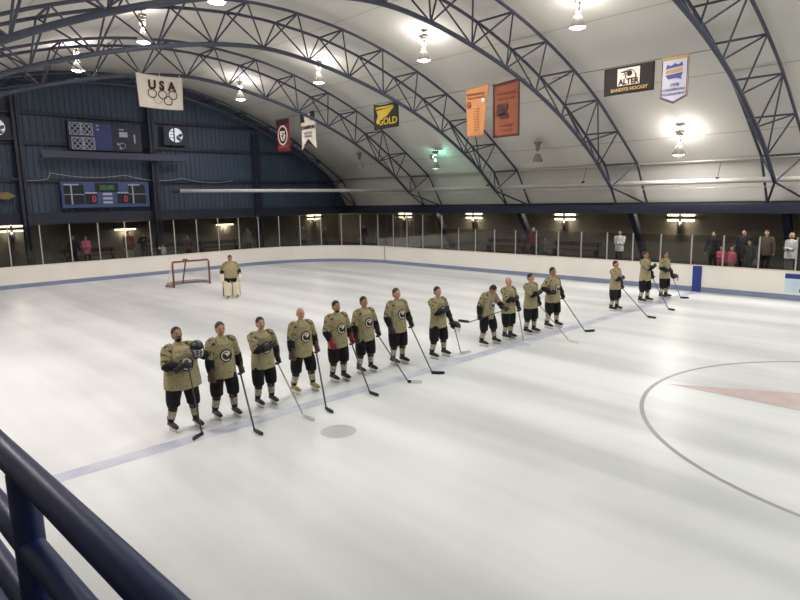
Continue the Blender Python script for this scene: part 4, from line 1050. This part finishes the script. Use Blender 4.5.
shapes('white_label', rt, M_wh, lambda b, a, c: (slab(b, rect(.72, 1.18, .82, 1.10), a, c), slab(b, rect(.70, 1.0, 1.2, 1.26), a, c), slab(b, rect(1.52, 1.60, .50, 1.0), a, c)), -.28, -.25)
shapes('white_mark', rt, M_wh, lambda b, a, c: (slab(b, disc(.62, .42, .07, 12), a, c), slab(b, disc(.74, .20, .07, 12), a, c), ringslab(b, .86, .34, .14, .17, a, c, 0, 0, 2*PI, 16)), -.28, -.25)
b = bmesh.new(); bx(b, XG+.67, XG+1.0, -4.05, 3.8, 6.58, 6.66); bx(b, XG+.95, XG+1.03, -4.05, 3.8, 6.52, 6.88); bx(b, XG+.67, XG+.8, -4.05, 3.8, 6.5, 6.66)
tag(obj('steel_ledge', b, mat('ledge_steel', srgb(60, 64, 84), .5, .1, .1, 2)), 'long steel ledge under the upper scoreboard', 'ledge')
rt = empty('scoreboard', (XW, -.84, 3.86), PI/2); tag(rt, 'lower scoreboard with green and red digits under the ledge', 'scoreboard', 'scoreboards on the end wall')
b = bmesh.new(); bx(b, -2.36, 2.36, -.22, 0, 0, 1.42, 0, .02); obj('cabinet', b, M_sb2, rt)
for x0, x1, xs in ((-2.22, -1.22, -1.86), (1.18, 2.14, 1.42)):
    b = bmesh.new(); bx(b, x0, x1, -.24, -.22, .20, 1.26); s_ = obj('side_screen', b, M_scr, rt)
    shapes('white_bars', s_, M_wh, lambda b, a, c: (slab(b, rect(xs-.035, xs+.035, .20, 1.26), a, c), slab(b, rect(x0, x1, .72, .75), a, c), slab(b, rect(x0+.0, xs+.4, 1.23, 1.30), a, c)), -.26, -.24)
b = bmesh.new(); bx(b, -.62, .62, -.24, -.22, .86, 1.36); obj('clock_screen', b, M_scr, rt)
text('clock_digits', '20:00', .36, M_gled, rt, 0, 1.10, -.25, .006, 1.0, .006)
for x in (-.86, .86):
    b = bmesh.new(); bx(b, x-.32, x+.32, -.24, -.22, .20, .76); s_ = obj('score_screen', b, M_scr, rt)
    text('score_digit', '0', .5, M_rled, s_, x+.14, .46, -.25, .006, .9, .01)
    shapes('score_caption', s_, M_wh, lambda b, a, c: slab(b, rect(x-.3, x+.3, .78, .85), a, c), -.26, -.24)
shapes('period_panel', rt, M_wh, lambda b, a, c: tuple(slab(b, rect(-.24, .26, z, z+.13), a, c) for z in (.22, .44, .68)), -.25, -.22)
def round_sign(y, z, label, rr=.42):
    rt = empty('round_sign', (XW, y, z), PI/2); tag(rt, label, 'sign', 'round signs on the end wall')
    b = bmesh.new(); bx(b, -.75, .75, -.12, 0, -.62, .55, 0, .02); obj('back_panel', b, M_girt, rt)
    b = bmesh.new(); slab(b, disc(0, 0, rr, 36), -.16, -.12); obj('disc', b, mat('sign_white_lit', srgb(220, 224, 236), .5, emit=(.75, .8, .95, 1), estr=.45), rt)
    def dark(b, a, c):
        slab(b, rect(-.16, -.08, -.40, .40), a, c); slab(b, [(.02, -.06), (.30, .12), (.40, .08), (.36, -.06), (.18, -.12), (.36, -.26), (.20, -.34), (.02, -.22)], a, c)
        for zz in (.2, .02, -.16): slab(b, rect(-.37, -.16, zz, zz+.035), a, c)
    shapes('dark_mark', rt, M_scr, dark, -.18, -.16)
    shapes('white_swoosh', rt, M_wh, lambda b, a, c: slab(b, [(.05, -.02), (.30, -.30), (.36, -.24), (.10, .0)], a, c), -.19, -.18)
round_sign(3.47, 8.10, 'round white sign with dark slanted emblem, right of the upper scoreboard')
round_sign(-5.86, 7.98, 'round white sign cut off by the left edge of the picture')
b = bmesh.new(); slab(b, [(-.5, -.1), (.1, -.2), (.45, 0), (.1, .2), (-.5, .12)], -.06, 0); o = tag(obj('arrow_sign', b, mat('dull_gold', srgb(128, 116, 62), .6, 0, .1, 5), None, False, (XW, -5.75, 4.55), PI/2), 'dull gold pointed sign low on the blue wall at the left edge', 'sign')
b = bmesh.new(); pts = []
for y0, y1, zz in ((-5.4, -3.6, 5.45), (-3.6, .6, 5.75), (.6, 3.9, 5.6), (3.9, 7.4, 5.5)):
    for i in range(12):
        t = i/12; pts.append(V(0, y0+(y1-y0)*t, zz-1.1*t*(1-t)*(.8 if y1-y0 > 2 else .4)))
loft(b, pts, [.014]*len(pts), seg=6); tag(obj('swag_cable', b, M_alu, None, True, (XW+.1, 0, 0)), 'pale cable swagged in loops across the blue end wall', 'cable')
# benches in the end aisle
def bench(loc, rotz, label):
    rt = empty('bench', loc, rotz); tag(rt, label, 'bench', 'benches in the aisles')
    M_w = mat('bench_wood', srgb(96, 74, 62), .7, 0, .15, 6)
    b = bmesh.new(); bx(b, -1.5, 1.5, -.18, .18, .42, .47, 0, .01); obj('seat', b, M_w, rt)
    b = bmesh.new(); bx(b, -1.5, 1.5, .2, .24, .62, .86, 0, .01); obj('backrest', b, M_w, rt)
    for x in (-1.3, 1.3):
        b = bmesh.new(); bx(b, x-.03, x+.03, -.16, .16, 0, .42); bx(b, x-.03, x+.03, .16, .22, 0, .86); obj('leg', b, M_girt, rt)
bench((-29.3, 6.8, AZ), PI/2, 'long bench in the end aisle behind the goaltender')
bench((-29.3, 3.4, AZ), PI/2, 'long bench in the end aisle behind the net')
bench((-29.3, -1.5, AZ), PI/2, 'long bench in the end aisle left of the brown jacket')
bench((-8.4, 17.6, AZ), 0, 'bench in the side aisle between two strip lights')
bench((-13.2, 17.6, AZ), 0, 'bench in the side aisle beyond the middle of the glass')
bench((4.4, 17.6, AZ), 0, 'bench in the side aisle behind the pink children')

# ------------------------------------------------------------------ balcony and its railing
b = bmesh.new(); bx(b, 4.0, 14, -16.4, -12.42, 2.15, 2.3); tag(obj('floor_balcony', b, M_dark), None, None, None, 'structure')
rt = empty('guard_rail', (8.06, -12.494, 2.3), 0.0525); tag(rt, 'glossy navy tubular guard rail with post in the near corner', 'railing')
for z in (1.08, .90, .725, .56):
    b = bmesh.new(); loft(b, [V(-4.0, 0, z), V(4.5, 0, z)], [.028, .028], seg=24, ref=V(0, 0, 1)); obj('rail_tube', b, M_rail, rt, True)
for x in (-1.86, 0.06, 1.98, 3.8):
    b = bmesh.new(); loft(b, [V(x, 0, 0), V(x, 0, 1.07)], [.030, .030], seg=24); loft(b, [V(x, 0, 0), V(x, 0, .012)], [.07, .07], seg=16); obj('post', b, M_rail, rt, True)

# ------------------------------------------------------------------ world, camera, view
w = bpy.data.worlds.new('World'); sc.world = w; w.use_nodes = True
w.node_tree.nodes['Background'].inputs[0].default_value = (.5, .55, .6, 1); w.node_tree.nodes['Background'].inputs[1].default_value = .05
cam = bpy.data.cameras.new('Camera'); co = bpy.data.objects.new('Camera', cam); COL.objects.link(co); sc.camera = co
cam.sensor_fit = 'HORIZONTAL'; cam.sensor_width = 36; cam.lens = 605.29*36/800; cam.clip_start = .05; cam.clip_end = 300
yaw, pitch, roll = 2.38802522, -.162965537, -.0196596224
fw = V(math.cos(pitch)*math.cos(yaw), math.cos(pitch)*math.sin(yaw), math.sin(pitch)); r = V(math.sin(yaw), -math.cos(yaw), 0); u = r.cross(fw)
r2 = math.cos(roll)*r+math.sin(roll)*u; u2 = -math.sin(roll)*r+math.cos(roll)*u
co.matrix_world = Matrix(((r2.x, u2.x, -fw.x, 9.55856), (r2.y, u2.y, -fw.y, -12.72835), (r2.z, u2.z, -fw.z, 3.924176), (0, 0, 0, 1)))
vs = sc.view_settings; vs.view_transform = 'Standard'; vs.look = 'None'; vs.gamma = 1; vs.use_curve_mapping = False; vs.exposure = 0.0
cy = sc.cycles; cy.max_bounces = 6; cy.diffuse_bounces = 4; cy.glossy_bounces = 3; cy.transparent_max_bounces = 12; cy.transmission_bounces = 4
cy.caustics_reflective = False; cy.caustics_refractive = False; cy.sample_clamp_indirect = 4; cy.use_denoising = True
